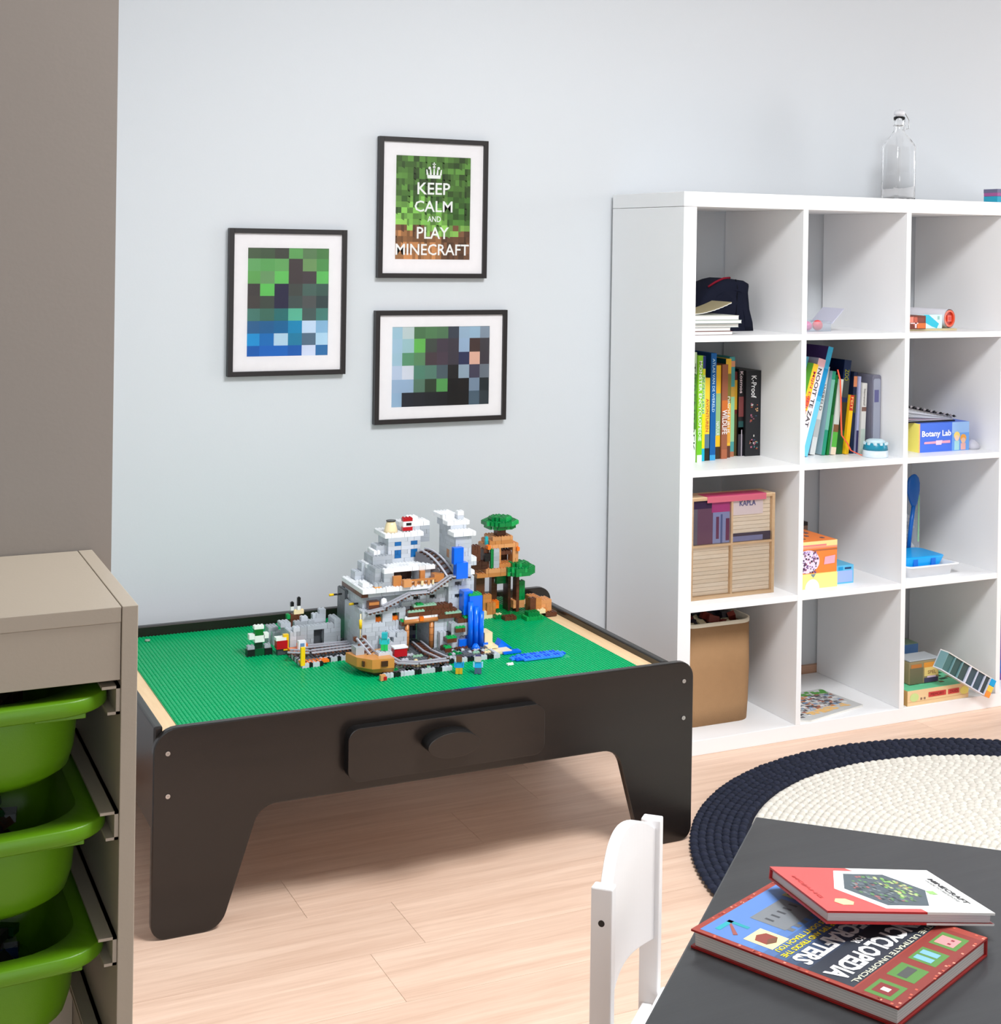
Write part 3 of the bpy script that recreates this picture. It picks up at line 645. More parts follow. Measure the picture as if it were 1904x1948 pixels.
v.fill(73, 76, 55, 58, 15, 19, 'N'); v.fill(72, 78, 54, 57, 13, 15, 'n'); v.fill(71, 74, 56, 58, 12, 13, 'W')
v.fill(81, 83, 56, 58, 2, 4, 'O'); v.fill(88, 91, 55, 57, 1, 10, None); v.fill(88, 89, 55, 57, 0, 11, 'N'); v.fill(89, 91, 54, 56, 4, 9, 'G')
for (cx, cy, z, r) in ((83.5, 57.5, 24, 5.3), (83.5, 57.5, 25, 3.6), (88.7, 55, 11, 5.0), (88.7, 55, 12, 5.0), (88.7, 55, 13, 3.2), (83.5, 57.5, 23, 4.5), (80.5, 63, 2, 3.2)):
    for x in range(int(cx-r)-1, int(cx+r)+2):
        for y in range(int(cy-r)-1, int(cy+r)+2):
            if abs(x+.5-cx)+abs(y+.5-cy) < r*1.35 and max(abs(x+.5-cx), abs(y+.5-cy)) < r: v.d[(x, y, z)] = 'g' if (x*7+y*3+z) % 5 == 0 else 'G'
place_bricks(v, TH, limit=290)

# loose pieces on the mat
wt = MB()
for i in range(17):
    for j in range(6):
        d = abs(i-8)/8.5
        if (j in (0, 5) and not 2 < i < 15) or (i in (0, 16) and j not in (2, 3)): continue
        gbox(wt, 65.6+i, 66.6+i, 5.6+j*1.0, 6.6+j*1.0, 0.17, 0.5, 'B' if (i*j) % 3 else 'b', True)
tag(wt.build('water_plate', MPL), 'flat blue studded water plate lying on the green mat', 'toy piece')
p = MB(); gbox(p, 62.6, 64.4, 3.6, 4.8, 0.17, 0.5, 'W', True)
tag(p.build('white_plate', MPL), 'tiny white brick plate alone near the front of the mat', 'toy piece')
p = MB(); c = G(-23.2, 68.5, 0.17); p.cyl(c, 0.006, 0.003, (150, 165, 150), 14)
tag(p.build('round_tile', MPL), 'tiny grey round tile at the back corner of the mat', 'toy piece')


sm_ = MB()
for i in range(127):
    for j in range(89):
        x = MX0 + (i+0.5)*ST; y = MY0 + (j+0.5)*ST; gx, gy = int(math.floor((x-GX0)/ST)), int(math.floor((y-GY0)/ST))
        if (gx, gy) in FOOT or (65 < gx < 83 and 5 <= gy < 12): continue
        stud(sm_, x, y, 0.3858, (0, 158, 98), 7)
sm_.build('studs', MMAT, mt_, kind='stuff')

# ------------------------------------------------------------------ pictures on the wall
def picture(name, label, x0, x1, z0, z1, ml, mr, mt, mb, fw=0.0125):
    t = thing(name, label, 'picture', ((x0+x1)/2, 0.395, z0), group=None)
    ya, yb = 0.386, 0.4045
    box('frame_side', MFRM, x0, x0+fw, ya, yb, z0, z1, t, 0.0006); box('frame_side', MFRM, x1-fw, x1, ya, yb, z0, z1, t, 0.0006)
    box('frame_side', MFRM, x0+fw, x1-fw, ya, yb, z0, z0+fw, t, 0.0006); box('frame_side', MFRM, x0+fw, x1-fw, ya, yb, z1-fw, z1, t, 0.0006)
    X0, X1, Z0, Z1 = x0+fw+ml, x1-fw-mr, z0+fw+mb, z1-fw-mt
    mm = MB(); c = (232, 230, 231); y = 0.393
    mm.box(x0+fw, X0, y, y+.0015, z0+fw, z1-fw, c); mm.box(X1, x1-fw, y, y+.0015, z0+fw, z1-fw, c); mm.box(X0, X1, y, y+.0015, z0+fw, Z0, c); mm.box(X0, X1, y, y+.0015, Z1, z1-fw, c)
    mm.build('mount', MPAP, t)
    g = MB(); g.poly([(x0+fw, 0.3895, z0+fw), (x1-fw, 0.3895, z0+fw), (x1-fw, 0.3895, z1-fw), (x0+fw, 0.3895, z1-fw)], (255, 255, 255)); g.build('glass', MGLZ, t)
    return t, X0, X1, Z0, Z1
def mosaic(parent, X0, X1, Z0, Z1, cols, rows, data):
    """flat print of coloured squares"""
    b = MB(); y = 0.3946
    xs = [X0+(X1-X0)*(c-cols[0])/(cols[-1]-cols[0]) for c in cols]; zs = [Z1-(Z1-Z0)*(r-rows[0])/(rows[-1]-rows[0]) for r in rows]
    for j, row in enumerate(data):
        for i, c in enumerate(row): b.poly([(xs[i], y, zs[j+1]), (xs[i+1], y, zs[j+1]), (xs[i+1], y, zs[j]), (xs[i], y, zs[j])], c)
    return b.build('print', MPRT, parent)
t, X0, X1, Z0, Z1 = picture('framed_picture', 'black framed portrait print of green to blue squares, leftmost of the three pictures', -1.0805, -0.776, 0.983, 1.3545, 0.036, 0.034, 0.036, 0.037)
D1 = [[(70,90,65),(65,85,62),(62,66,58),(95,160,90),(90,125,85),(75,125,72)],[(100,165,100),(92,160,90),(100,165,95),(66,58,60),(110,150,95),(80,145,80)],
 [(95,160,85),(105,150,100),(100,190,95),(66,58,60),(70,62,66),(95,185,95)],[(62,58,58),(95,190,90),(35,35,65),(66,72,68),(72,100,92),(60,90,82)],
 [(66,62,60),(62,72,64),(35,35,65),(64,80,78),(80,84,84),(50,68,70)],[(68,120,108),(60,108,92),(35,110,110),(90,180,150),(70,90,88),(65,125,115)],
 [(40,95,140),(25,95,145),(10,100,150),(10,135,180),(195,215,235),(135,180,210)],[(20,145,205),(10,110,180),(180,210,225),(25,125,160),(85,110,130),(175,210,230)],
 [(5,90,170),(10,100,185),(10,100,185),(10,90,170),(205,215,235),(45,110,165)]]
mosaic(t, X0, X1, Z0, Z1, [180,257,345,432,519,606,682], [757,825,905,985,1063,1143,1222,1302,1380,1447], D1)
t, X0, X1, Z0, Z1 = picture('framed_picture', 'black framed landscape print of dark, green and pale blue squares, lowest of the three', -0.696, -0.3205, 0.848, 1.146, 0.036, 0.037, 0.031, 0.031)
D2 = [[(155,190,205),(185,200,200),(75,115,78),(82,125,85),(80,118,85),(58,66,78),(150,175,195),(150,180,200),(130,145,160)],
 [(160,190,208),(155,190,195),(100,180,85),(65,75,68),(68,60,72),(62,58,68),(150,175,200),(68,52,50),(62,60,66)],
 [(158,190,205),(90,145,110),(90,135,95),(72,60,66),(74,62,74),(62,58,68),(45,52,85),(220,175,155),(62,58,66)],
 [(180,195,215),(205,210,220),(80,130,110),(85,125,110),(75,92,100),(28,30,32),(145,165,180),(66,64,84),(105,115,125)],
 [(150,175,200),(150,175,200),(85,120,100),(45,62,45),(85,155,85),(12,14,18),(20,20,22),(120,140,160),(30,40,45)],
 [(145,175,200),(30,36,46),(30,34,42),(25,30,36),(22,26,32),(12,15,18),(16,18,20),(75,95,110),(45,55,62)]]
mosaic(t, X0, X1, Z0, Z1, [1115,1178,1250,1320,1392,1462,1530,1598,1665,1725], [1270,1345,1432,1512,1598,1680,1768], D2)
t, X0, X1, Z0, Z1 = picture('framed_poster', 'black framed green and brown poster with white KEEP CALM lettering, top right of the group', -0.692, -0.384, 1.2315, 1.6015, 0.036, 0.036, 0.035, 0.037)
t['category'] = 'poster'
b = MB(); rs = random.Random(3); nxp, nzp = 13, 18; y = 0.3946
for i in range(nxp):
    for j in range(nzp):
        f = j/(nzp-1.0)
        r = rs.random(); edge = 0.62 - 0.10*(1-abs(i-7)/7) * -1
        if f < 0.40: c = tone((78, 120, 52), 0.55+0.75*r)
        elif f < edge: c = tone((120, 175, 80), 0.7+0.5*r) if (rs.random() < 0.75 and i < 9) else tone((72, 120, 50), 0.7+0.5*r)
        elif f < edge+0.10: c = tone((130, 180, 85), 0.8+0.4*r) if rs.random() < .5 else (120, 82, 58)
        else: c = tone((165, 115, 72) if i < 8 else (112, 78, 55), 0.7+0.55*r)
        xa = X0+(X1-X0)*i/nxp; xb = X0+(X1-X0)*(i+1)/nxp; za = Z1-(Z1-Z0)*(j+1)/nzp; zb = Z1-(Z1-Z0)*j/nzp
        b.poly([(xa, y, za), (xb, y, za), (xb, y, zb), (xa, y, zb)], c)
        if rs.random() < 0.45:
            xm = xa+(xb-xa)*rs.choice((0.35, 0.5)); b.poly([(xa, y-.0001, za), (xm, y-.0001, za-(zb-za)*.3 if j < nzp-1 else za), (xm, y-.0001, zb), (xa, y-.0001, zb)], tone(c, 0.78))
b.build('print', MPRT, t)
Rx, Uz = (1, 0, 0), (0, 0, 1); PWd = X1-X0; PHt = Z1-Z0; TW = (240, 242, 240)
for s, xc, wd, zt, h in (('KEEP', 0.505, 0.44, 0.255, 0.115), ('CALM', 0.505, 0.51, 0.43, 0.11), ('AND', 0.515, 0.18, 0.58, 0.055), ('PLAY', 0.50, 0.43, 0.685, 0.115), ('MINECRAFT', 0.5, 0.985, 0.85, 0.11)):
    lettering(s, (X0+PWd*(xc-wd/2), y-0.0003, Z1-PHt*(zt+h)), Rx, Uz, PWd*wd, PHt*h, TW, t, bold=0.012)
cr = MB(); cx = X0+PWd*0.505; cz = Z1-PHt*0.205; s_ = PWd*0.11
cr.M = Matrix(((1, 0, 0, cx), (0, 1, 0, y-0.0005), (0, 0, 1, cz), (0, 0, 0, 1)))
cr.poly([(-s_*.8, 0, -s_*.1), (s_*.8, 0, -s_*.1), (s_*.86, 0, s_*.28), (-s_*.86, 0, s_*.28)], TW)
for k in range(5):
    a0 = -1+0.4*k; xm = (a0+.2)*s_
    cr.poly([(xm-.12*s_, 0, s_*.3), (xm+.12*s_, 0, s_*.3), (xm*1.12+.06*s_, 0, s_*(1.15-.3*abs(xm/s_))), (xm*1.12-.06*s_, 0, s_*(1.15-.3*abs(xm/s_)))], TW)
for k in range(3):
    xm = (-0.55+0.55*k)*s_; pts = [(xm+.17*s_*math.cos(a), 0, s_*(1.2-.12*abs(k-1))+.17*s_*math.sin(a)) for a in [2*math.pi*i/10 for i in range(10)]]; cr.poly(pts, TW)
cr.poly([(-.06*s_, 0, s_*1.3), (.06*s_, 0, s_*1.3), (.06*s_, 0, s_*1.75), (-.06*s_, 0, s_*1.75)], TW); cr.poly([(-.2*s_, 0, s_*1.48), (.2*s_, 0, s_*1.48), (.2*s_, 0, s_*1.58), (-.2*s_, 0, s_*1.58)], TW)
cr.M = None
cr.build('crown_emblem', MPRT, t)

# ------------------------------------------------------------------ storage tower with green tubs, in front of the left wall
TW_ = thing('storage_tower', 'tall off-white storage frame holding pull-out green tubs', 'storage unit', (-1.91, -1.55, 0))
TX0, TX1, TF, TB, TZ = -2.135, -1.678, -1.706, -1.4, 0.94
box('side_panel', MTRO, TX1-0.0165, TX1, TF, TB, 0, TZ, TW_, 0.0008)
box('side_panel', MTRO, TX0, TX0+0.0165, TF, TB, 0, TZ, TW_, 0.0008)
box('top_board', MTRO, TX0+0.017, TX1-0.0172, TF+0.0005, TB, TZ-0.0165, TZ-0.0003, TW_, 0.0006)
box('front_rail', MTRO, TX0+0.017, TX1-0.0172, TF+0.002, TF+0.018, 0.863, TZ-0.0168, TW_, 0.0005)
box('back_board', MTRO, TX0+0.017, TX1-0.0172, TB-0.008, TB-0.002, 0.05, 0.92, TW_)
RZ = [0.848-0.1315*k for k in range(6)]
for z in RZ:
    for sgn, xa in ((-1, TX1-0.0168), (1, TX0+0.0168)):
        r = MB(); q = sgn*0.001
        a, b2 = sorted((xa, xa+sgn*0.004)); r.box(a, b2, TF+0.004, TB-0.01, z-0.0215, z+0.0085)
        a, b2 = sorted((xa, xa+sgn*0.0125)); r.box(a, b2, TF+0.004, TB-0.01, z-0.0215, z-0.0185)
        a, b2 = sorted((xa, xa+sgn*0.0185)); r.box(a, b2, TF+0.004, TB-0.01, z+0.0055, z+0.0085)
        r.build('runner', MTRO, TW_)
def tub_ring(hw, y0, y1, rad, z, bulge=0.0, n=7):
    cx = (TX0+TX1)/2; pts = []
    for (px, py, a) in ((cx-hw, y0, 180), (cx+hw, y0, 270), (cx+hw, y1, 0), (cx-hw, y1, 90)):
        r = rad if py == y0 else rad*0.5
        ox = px+r if px < cx else px-r; oy = py+r if py == y0 else py-r
        for i in range(n+1):
            t_ = math.radians(a+90*i/n); x = ox+r*math.cos(t_); yy = oy+r*math.sin(t_)
            if py == y0: yy -= bulge*(1-((x-cx)/hw)**2)
            pts.append((x, yy, z))
        if py == y0 and px < cx:
            for i in range(1, 8):
                x = cx-hw+rad+(2*hw-2*rad)*i/8; pts.append((x, y0-bulge*(1-((x-cx)/hw)**2), z))
    return pts
for k, z in enumerate(RZ[:3]):
    names = ('topmost of the green tubs in the storage tower', 'second green tub from the top of the storage tower', 'third green tub from the top of the storage tower', 'fourth green tub from the top, in the storage tower', 'fifth green tub from the top, in the storage tower', 'lowest green tub of the storage tower')
    hw = (TX1-TX0)/2-0.0235; y0, y1 = TF+0.022, TB-0.018
    tb = thing('storage_tub', 'lime plastic box, ' + names[k], 'storage box', ((TX0+TX1)/2, (y0+y1)/2, z-0.1))
    wl = hw-0.022; rg = []
    rg.append(tub_ring(wl-0.045, y0+0.035, y1-0.02, 0.06, z-0.1, 0.006)); rg.append(tub_ring(wl-0.022, y0+0.018, y1-0.01, 0.062, z-0.0975, 0.009)); rg.append(tub_ring(wl-0.010, y0+0.008, y1-0.006, 0.064, z-0.088, 0.010)); rg.append(tub_ring(wl-0.005, y0+0.004, y1-0.003, 0.066, z-0.07, 0.010))
    rg.append(tub_ring(wl, y0, y1, 0.068, z-0.016, 0.010))
    rg += [tub_ring(wl-0.003, y0+0.003, y1-0.003, 0.066, z-0.014, 0.010), tub_ring(wl-0.003, y0+0.003, y1-0.003, 0.066, z-0.003, 0.010)]
    rg.append(tub_ring(wl-0.0085, y0+0.012, y1-0.006, 0.062, z-0.07, 0.009)); rg.append(tub_ring(wl-0.03, y0+0.03, y1-0.02, 0.055, z-0.0955, 0.006))
    MB().loft(rg[:5]+rg[6:], (0, 0, 0)).build('tub_body', MGRN, tb)
    # rim: a flat band around the top
    ri = [tub_ring(wl+0.0002, y0-0.0002, y1, 0.068, z-0.0155, 0.010), tub_ring(hw-0.0015, y0-0.022, y1+0.004, 0.05, z-0.016, 0.012), tub_ring(hw, y0-0.0235, y1+0.005, 0.05, z-0.014, 0.012), tub_ring(hw, y0-0.0235, y1+0.005, 0.05, z-0.0015, 0.012), tub_ring(hw-0.0015, y0-0.022, y1+0.004, 0.05, z, 0.012), tub_ring(wl-0.001, y0+0.001, y1-0.001, 0.067, z-0.001, 0.010), tub_ring(wl-0.003, y0+0.003, y1-0.003, 0.066, z-0.004, 0.010)]
    MB().loft(ri, (0, 0, 0), False, False).build('rim', MGRN, tb)
    cx = (TX0+TX1)/2
    for sg in (-1, 1):
        g = MB(); a, b2 = sorted((cx+sg*(wl-0.004), cx+sg*(wl-0.055))); g.box(a, b2, y0-0.010, y0+0.03, z-0.024, z-0.0155)
        g.build('grip', MGRN, tb, 0.001)
    lb = MB(); rs = random.Random(20+k)
    for i in range(150):
        x = cx+rs.uniform(-wl*.66, wl*.70); yy = rs.uniform(y0+0.062, y1-0.045); zz = z-0.082+rs.random()*0.045
        lb.M = Matrix.Translation((x, yy, zz)) @ Matrix.Rotation(rs.random()*6, 4, 'Z') @ Matrix.Rotation(rs.uniform(-.8, .8), 4, 'X')
        lb.box(-0.012, 0.012, -0.008, 0.008, -0.005, 0.005, rs.choice(((90, 25, 22), (20, 70, 34), (28, 28, 32), (120, 122, 126), (60, 40, 28), (22, 40, 80), (24, 24, 26), (16, 60, 30))))  # brick colours darkened for the shade inside the tubs
    lb.M = None
    o = lb.build('loose_bricks', MPL); tag(o, 'jumble of loose toy bricks inside the ' + ('topmost', 'second', 'third', 'fourth', 'fifth', 'lowest')[k] + ' green tub', 'toy bricks', kind='stuff')

# ------------------------------------------------------------------ round braided rug
RG = thing('braided_rug', 'round braided rug, cream centre with a navy border, on the oak floor', 'rug', (0.41, -0.885, 0))
RC = (0.41, -0.885)
def nubs(r0, r1, step, c1, c2):
    b = MB(); rs = random.Random(5); r = r0; row = 0
    while r <= r1 + 1e-6:
        n = max(5, int(2*math.pi*r/0.0195))
        for i in range(n):
            a = 2*math.pi*(i+0.5*(row % 2))/n + row*0.37; x = RC[0]+r*math.cos(a); y = RC[1]+r*math.sin(a)
            if y < -1.70 and False: continue
            lt = 0.0128; wd = step*0.60; h = 0.0095*rs.uniform(0.9, 1.1); tw = 0.35
            ca, sa = math.cos(a+math.pi/2+tw), math.sin(a+math.pi/2+tw)
            col = c1 if (i+row) % 2 else c2; rings = []
            for (f, zz) in ((1.0, 0.25), (0.86, 0.68), (0.45, 0.95)):
                rg = []
                for k in range(7):
                    t_ = 2*math.pi*k/7; u = lt*f*math.cos(t_); v_ = wd*f*math.sin(t_); rg.append(b.pt((x+u*ca-v_*sa, y+u*sa+v_*ca, 0.006+h*zz)))
                rings.append(rg)
            for A, B in zip(rings, rings[1:]):
                for k in range(7): b.face((A[k], A[(k+1) % 7], B[(k+1) % 7], B[k]), col, True)
            b.face(rings[-1], col, True)
        r += step; row += 1
    return b
nubs(0.010, 0.640, 0.0172, (222, 218, 208), (212, 207, 197)).build('cream_braid', MROPE, RG, kind='stuff', label='cream braided centre')
nubs(0.6575, 0.764, 0.0176, (38, 42, 58), (32, 36, 50)).build('navy_braid', MROPE, RG, kind='stuff', label='navy braided border')
bk = MB(); bk.cyl((RC[0], RC[1], 0.0005), 0.765, 0.0088, (30, 32, 44), 96); bk.build('edge_backing', MROPE, RG)
bk = MB(); bk.cyl((RC[0], RC[1], 0.0095), 0.640, 0.0006, (196, 190, 180), 96); bk.build('centre_backing', MROPE, RG)

# ------------------------------------------------------------------ child's table in the foreground with two books, and a chair
CT = thing('childrens_table', 'charcoal lacquered child table at the lower right with two books on it', 'table', (-0.85, -1.94, 0))
u1 = Vector((-0.704, -0.710, 0)); u2 = Vector((0.710, -0.704, 0)); A0 = Vector((-0.761, -1.499, 0))
def ctm(z): return Matrix(((u2.x, u1.x, 0, A0.x), (u2.y, u1.y, 0, A0.y), (0, 0, 1, z), (0, 0, 0, 1)))   # local x along the short side, y along the long side (left handed is fixed below)
def ctbox(nm, x0, x1, y0, y1, z0, z1, mt, bevel=0.0, par=None):
    b = MB()
    P = [A0+u2*x+u1*y for x, y in ((x0, y0), (x1, y0), (x1, y1), (x0, y1))]
    b.prism([(p.x, p.y) for p in P][::-1], 'z', z0, z1); return b.build(nm, mt, par or CT, bevel)
ctbox('table_top', 0, 0.50, 0, 0.76, 0.482, 0.50, MTBL, 0.003)
for x0, x1, y0, y1 in ((0.03, 0.07, 0.03, 0.07), (0.43, 0.47, 0.03, 0.07), (0.03, 0.07, 0.69, 0.73), (0.43, 0.47, 0.69, 0.73)): ctbox('leg', x0, x1, y0, y1, 0, 0.4818, MTBL, 0.003)
ctbox('apron', 0.07, 0.43, 0.04, 0.055, 0.42, 0.4818, MTBL); ctbox('apron', 0.07, 0.43, 0.705, 0.72, 0.42, 0.4818, MTBL); ctbox('apron', 0.04, 0.055, 0.07, 0.69, 0.42, 0.4818, MTBL); ctbox('apron', 0.445, 0.46, 0.07, 0.69, 0.42, 0.4818, MTBL)

def hard_book(name, label, M, w_, h_, th, ccol, scol, pagecol, par_cat='book'):
    """lying hardcover: local x to the reader's right, y up the page, z out of the front cover; spine at x=0"""
    t = thing(name, label, par_cat, tuple(M @ Vector((w_/2, h_/2, 0))))
    def bxm(nm, *a, mt=MPRT, bev=0.0):
        b = MB(); b.M = M; b.box(*a); return b.build(nm, mt, t, bev, 1)
    bxm('back_cover', 0, w_, 0, h_, 0, 0.0022, scol); bxm('spine', -0.0012, 0.0018, 0, h_, 0, th, scol, bev=0.0006)
    f = bxm('front_cover', 0, w_, 0, h_, th-0.0022, th, scol)
    bxm('page_block', 0.002, w_-0.004, 0.0035, h_-0.0035, 0.0023, th-0.0023, pagecol, mt=MPAP)
    pg = MB(); pg.M = M
    for i in range(6):
        z = 0.0035+i*(th-0.007)/5
        pg.box(w_-0.0041, w_-0.0038, 0.0036, h_-0.0036, z, z+0.0003, tone(pagecol, 0.8)); pg.box(0.003, w_-0.004, h_-0.0036, h_-0.0034, z, z+0.0003, tone(pagecol, 0.8)); pg.box(0.003, w_-0.004, 0.0034, 0.0036, z, z+0.0003, tone(pagecol, 0.8))
    pg.build('page_edges', MPAP, t)
    return t, f
def patch(b, pts, z, col): b.poly([(p[0], p[1], z) for p in pts], col)
def rectp(x0, x1, y0, y1): return [(x0, y0), (x1, y0), (x1, y1), (x0, y1)]
# big book
U = Vector((0.105, -0.248, 0)).normalized(); R = Vector((-U.y*-1, 0, 0)); R = Vector((U.y, -U.x, 0)); O = Vector((-0.8575, -1.722, 0.5003))
Mb = Matrix(((R.x, U.x, 0, O.x), (R.y, U.y, 0, O.y), (0, 0, 1, O.z), (0, 0, 0, 1)))
BW, BHt, BT = 0.216, 0.270, 0.0215
t, f = hard_book('hardcover_book', 'large red-edged hardcover with big white title lettering, under the smaller red book', Mb, BW, BHt, BT, None, (150, 30, 28), (205, 200, 195))
b = MB(); b.M = Mb; z = BT+0.0002
patch(b, rectp(0.0, BW, 0, BHt), z, (140, 58, 48))
n = 14
for i in range(n):
    k = i/(n-1.0); ya = 0.008+i*(0.212-0.008)/n; yb = 0.008+(i+1)*(0.212-0.008)/n
    c = tuple(int(p+(q-p)*min(1, max(0, (k-.35)/.4))) for p, q in zip((84, 120, 178), (46, 51, 60))); patch(b, rectp(0.014, BW-0.007, ya, yb), z+0.0001, c)
patch(b, rectp(0.012, BW, 0.214, BHt), z+0.0001, (122, 48, 42))
for x in (0.022, 0.072, 0.122, 0.172): patch(b, rectp(x, x+0.036, 0.224, 0.258), z+0.0002, (78, 120, 58))
rs = random.Random(11)
for i in range(70):
    e = rs.choice('lbrt'); q = rs.random()
    x, y_ = {'l': (0.001+0.004*rs.random(), q*BHt), 'r': (BW-0.006+0.004*rs.random(), q*BHt), 'b': (q*BW, 0.001+.004*rs.random()), 't': (q*BW, BHt-.006+.004*rs.random())}[e]
    patch(b, rectp(x, x+0.003, y_, y_+0.003), z+0.0002, rs.choice(((190, 90, 70), (120, 35, 30), (210, 130, 110))))
# little pictures: pink cube, blue boots, grey tower, boxes
patch(b, rectp(0.030, 0.052, 0.228, 0.252), z+0.0003, (225, 130, 130)); patch(b, rectp(0.034, 0.038, 0.242, 0.246), z+0.0004, (120, 50, 60)); patch(b, rectp(0.044, 0.048, 0.242, 0.246), z+0.0004, (120, 50, 60))
patch(b, rectp(0.078, 0.088, 0.228, 0.250), z+0.0003, (110, 160, 215)); patch(b, rectp(0.093, 0.103, 0.228, 0.250), z+0.0003, (110, 160, 215))
patch(b, rectp(0.127, 0.153, 0.234, 0.246), z+0.0003, (70, 72, 70)); patch(b, rectp(0.179, 0.201, 0.229, 0.252), z+0.0003, (120, 45, 45)); patch(b, rectp(0.186, 0.194, 0.236, 0.246), z+0.0004, (210, 205, 200))
patch(b, rectp(0.075, 0.145, 0.035, 0.085), z+0.0003, (112, 116, 120)); 
for i in range(5): patch(b, rectp(0.078+i*0.014, 0.086+i*0.014, 0.085, 0.093), z+0.0003, (100, 104, 108)); patch(b, rectp(0.080+i*0.013, 0.084+i*.013, 0.05, 0.062), z+0.0004, (70, 72, 76))
patch(b, rectp(0.160, 0.196, 0.060, 0.100), z+0.0003, (222, 206, 150)); patch(b, [(0.166, .072), (0.178, .066), (0.190, .072), (0.190, .088), (0.178, .094), (0.166, .088)], z+0.0004, (130, 62, 52)); patch(b, [(0.166, .088), (0.178, .082), (0.190, .088), (0.178, .094)], z+0.0005, (105, 70, 50))
patch(b, rectp(0.166, 0.172, 0.020, 0.050), z+0.0003, (40, 140, 150)); patch(b, rectp(0.166, 0.196, 0.020, 0.027), z+0.0003, (40, 150, 160)); patch(b, [(0.172, .027), (0.176, .027), (0.196, .046), (0.192, .050)], z+0.0004, (140, 80, 75))
patch(b, rectp(0.040, 0.066, 0.030, 0.052), z+0.0003, (170, 160, 90)); patch(b, rectp(0.045, 0.061, 0.034, 0.048), z+0.0004, (40, 90, 45))
b.M = None
b.build('cover_print', MPRT, f)
def cov(text, x, y_, wd, h, col, M=Mb, zt=None, par=None, bold=0.02):
    o = M @ Vector((x, y_, (BT if zt is None else zt)+0.0008)); lettering(text, o, M.col[0].xyz, M.col[1].xyz, wd, h, col, par or f, bold=bold, thick=0)
cov('THE ULTIMATE UNOFFICIAL', 0.018, 0.2035, 0.182, 0.007, (190, 190, 170)); cov('ENCYCLOPEDIA', 0.018, 0.170, 0.186, 0.028, (205, 205, 205), bold=0.04); cov('FOR', 0.098, 0.156, 0.02, 0.010, (220, 220, 220)); cov('MINECRAFTERS', 0.022, 0.126, 0.178, 0.026, (205, 205, 205), bold=0.04)
cov('AN A-Z BOOK OF TIPS AND TRICKS THE', 0.016, 0.114, 0.186, 0.008, (225, 200, 40)); cov('OFFICIAL GUIDES DON\'T TEACH YOU', 0.022, 0.102, 0.174, 0.008, (225, 200, 40))
# small book, tipped over the edge of the big one
kf = 0.958; Cc = Vector((-1.97288, -3.29600, 1.3234))
P = [Cc+(Vector(p)-Cc)*kf for p in ((-0.864, -1.687, 0.516), (-0.888, -1.844, 0.527), (-0.658, -1.881, 0.496), (-0.634, -1.723, 0.485))]
SW, SHt, STk = (P[1]-P[0]).length, (P[3]-P[0]).length, 0.0145
U = (P[3]-P[0]).normalized(); R = (P[1]-P[0]).normalized(); N = R.cross(U).normalized(); U = N.cross(R)
O = P[0] - N*STk
Ms = Matrix(((R.x, U.x, N.x, O.x), (R.y, U.y, N.y, O.y), (R.z, U.z, N.z, O.z), (0, 0, 0, 1)))
t, f2 = hard_book('hardcover_book', 'thin red and white hardcover with a dark hexagon picture, lying tipped on the big book', Ms, SW, SHt, STk, None, (175, 40, 42), (215, 205, 205))
b = MB(); b.M = Ms; z = STk+0.0002; ys = SHt*0.46
patch(b, rectp(-0.001, SW, 0, SHt), z, (200, 78, 76)); patch(b, [(-0.001, ys*1.02), (SW*0.12, ys*1.12), (SW*0.5, ys*1.12), (SW, ys*1.28), (SW, SHt), (-0.001, SHt)], z+.0001, (206, 207, 204))
b2 = MB(); b2.M = Ms; b2.box(0, SW+0.0002, ys*1.28, SHt+0.0002, STk-0.0024, STk+0.0001, (214, 212, 208)); b2.box(0, SW+0.0002, ys*1.28, SHt+0.0002, -0.0001, 0.0022, (205, 203, 200)); b2.M = None; b2.build('white_cover_part', MPRT, t)
def hexp(cx, cy, rx, ry): return [(cx+rx*math.cos(a), cy+ry*math.sin(a)) for a in [math.pi/2+math.pi/3*i for i in range(6)]]
patch(b, hexp(SW*.5, SHt*.52, SW*.50, SHt*.30), z+.0002, (240, 240, 242)); patch(b, hexp(SW*.5, SHt*.53, SW*.42, SHt*.25), z+.0003, (72, 82, 88))
rs = random.Random(2)
for i in range(170):
    a = rs.random()*6.28; q = math.sqrt(rs.random())*0.86; x = SW*.5+SW*.36*q*math.cos(a); y_ = SHt*.53+SHt*.215*q*math.sin(a)
    c = rs.choice(((90, 100, 108), (60, 68, 74), (110, 120, 120), (140, 90, 90), (85, 120, 80), (50, 58, 62))) if y_ < SHt*.55 else rs.choice(((90, 140, 70), (120, 160, 90), (70, 90, 70), (160, 170, 120), (150, 130, 90), (100, 108, 104)))
    patch(b, rectp(x-.003, x+.003, y_-.002, y_+.002), z+.0004+i*1e-6, c)
patch(b, rectp(SW*.52, SW*.60, SHt*.77, SHt*.82), z+.0004, (130, 170, 100)); patch(b, hexp(SW*.80, SHt*.17, .012, .013), z+.0003, (214, 190, 140))
b.M = None; b.build('cover_print', MPRT, f2)
cov('MINECRAFT', SW*.22, SHt*.905, SW*.58, SHt*.035, (50, 50, 52), Ms, STk, f2, 0.03); cov('GUIDE TO REDSTONE', SW*.26, SHt*.875, SW*.5, SHt*.018, (110, 110, 110), Ms, STk, f2); cov('MOJANG', SW*.22, SHt*.05, SW*.5, SHt*.03, (170, 60, 58), Ms, STk, f2)

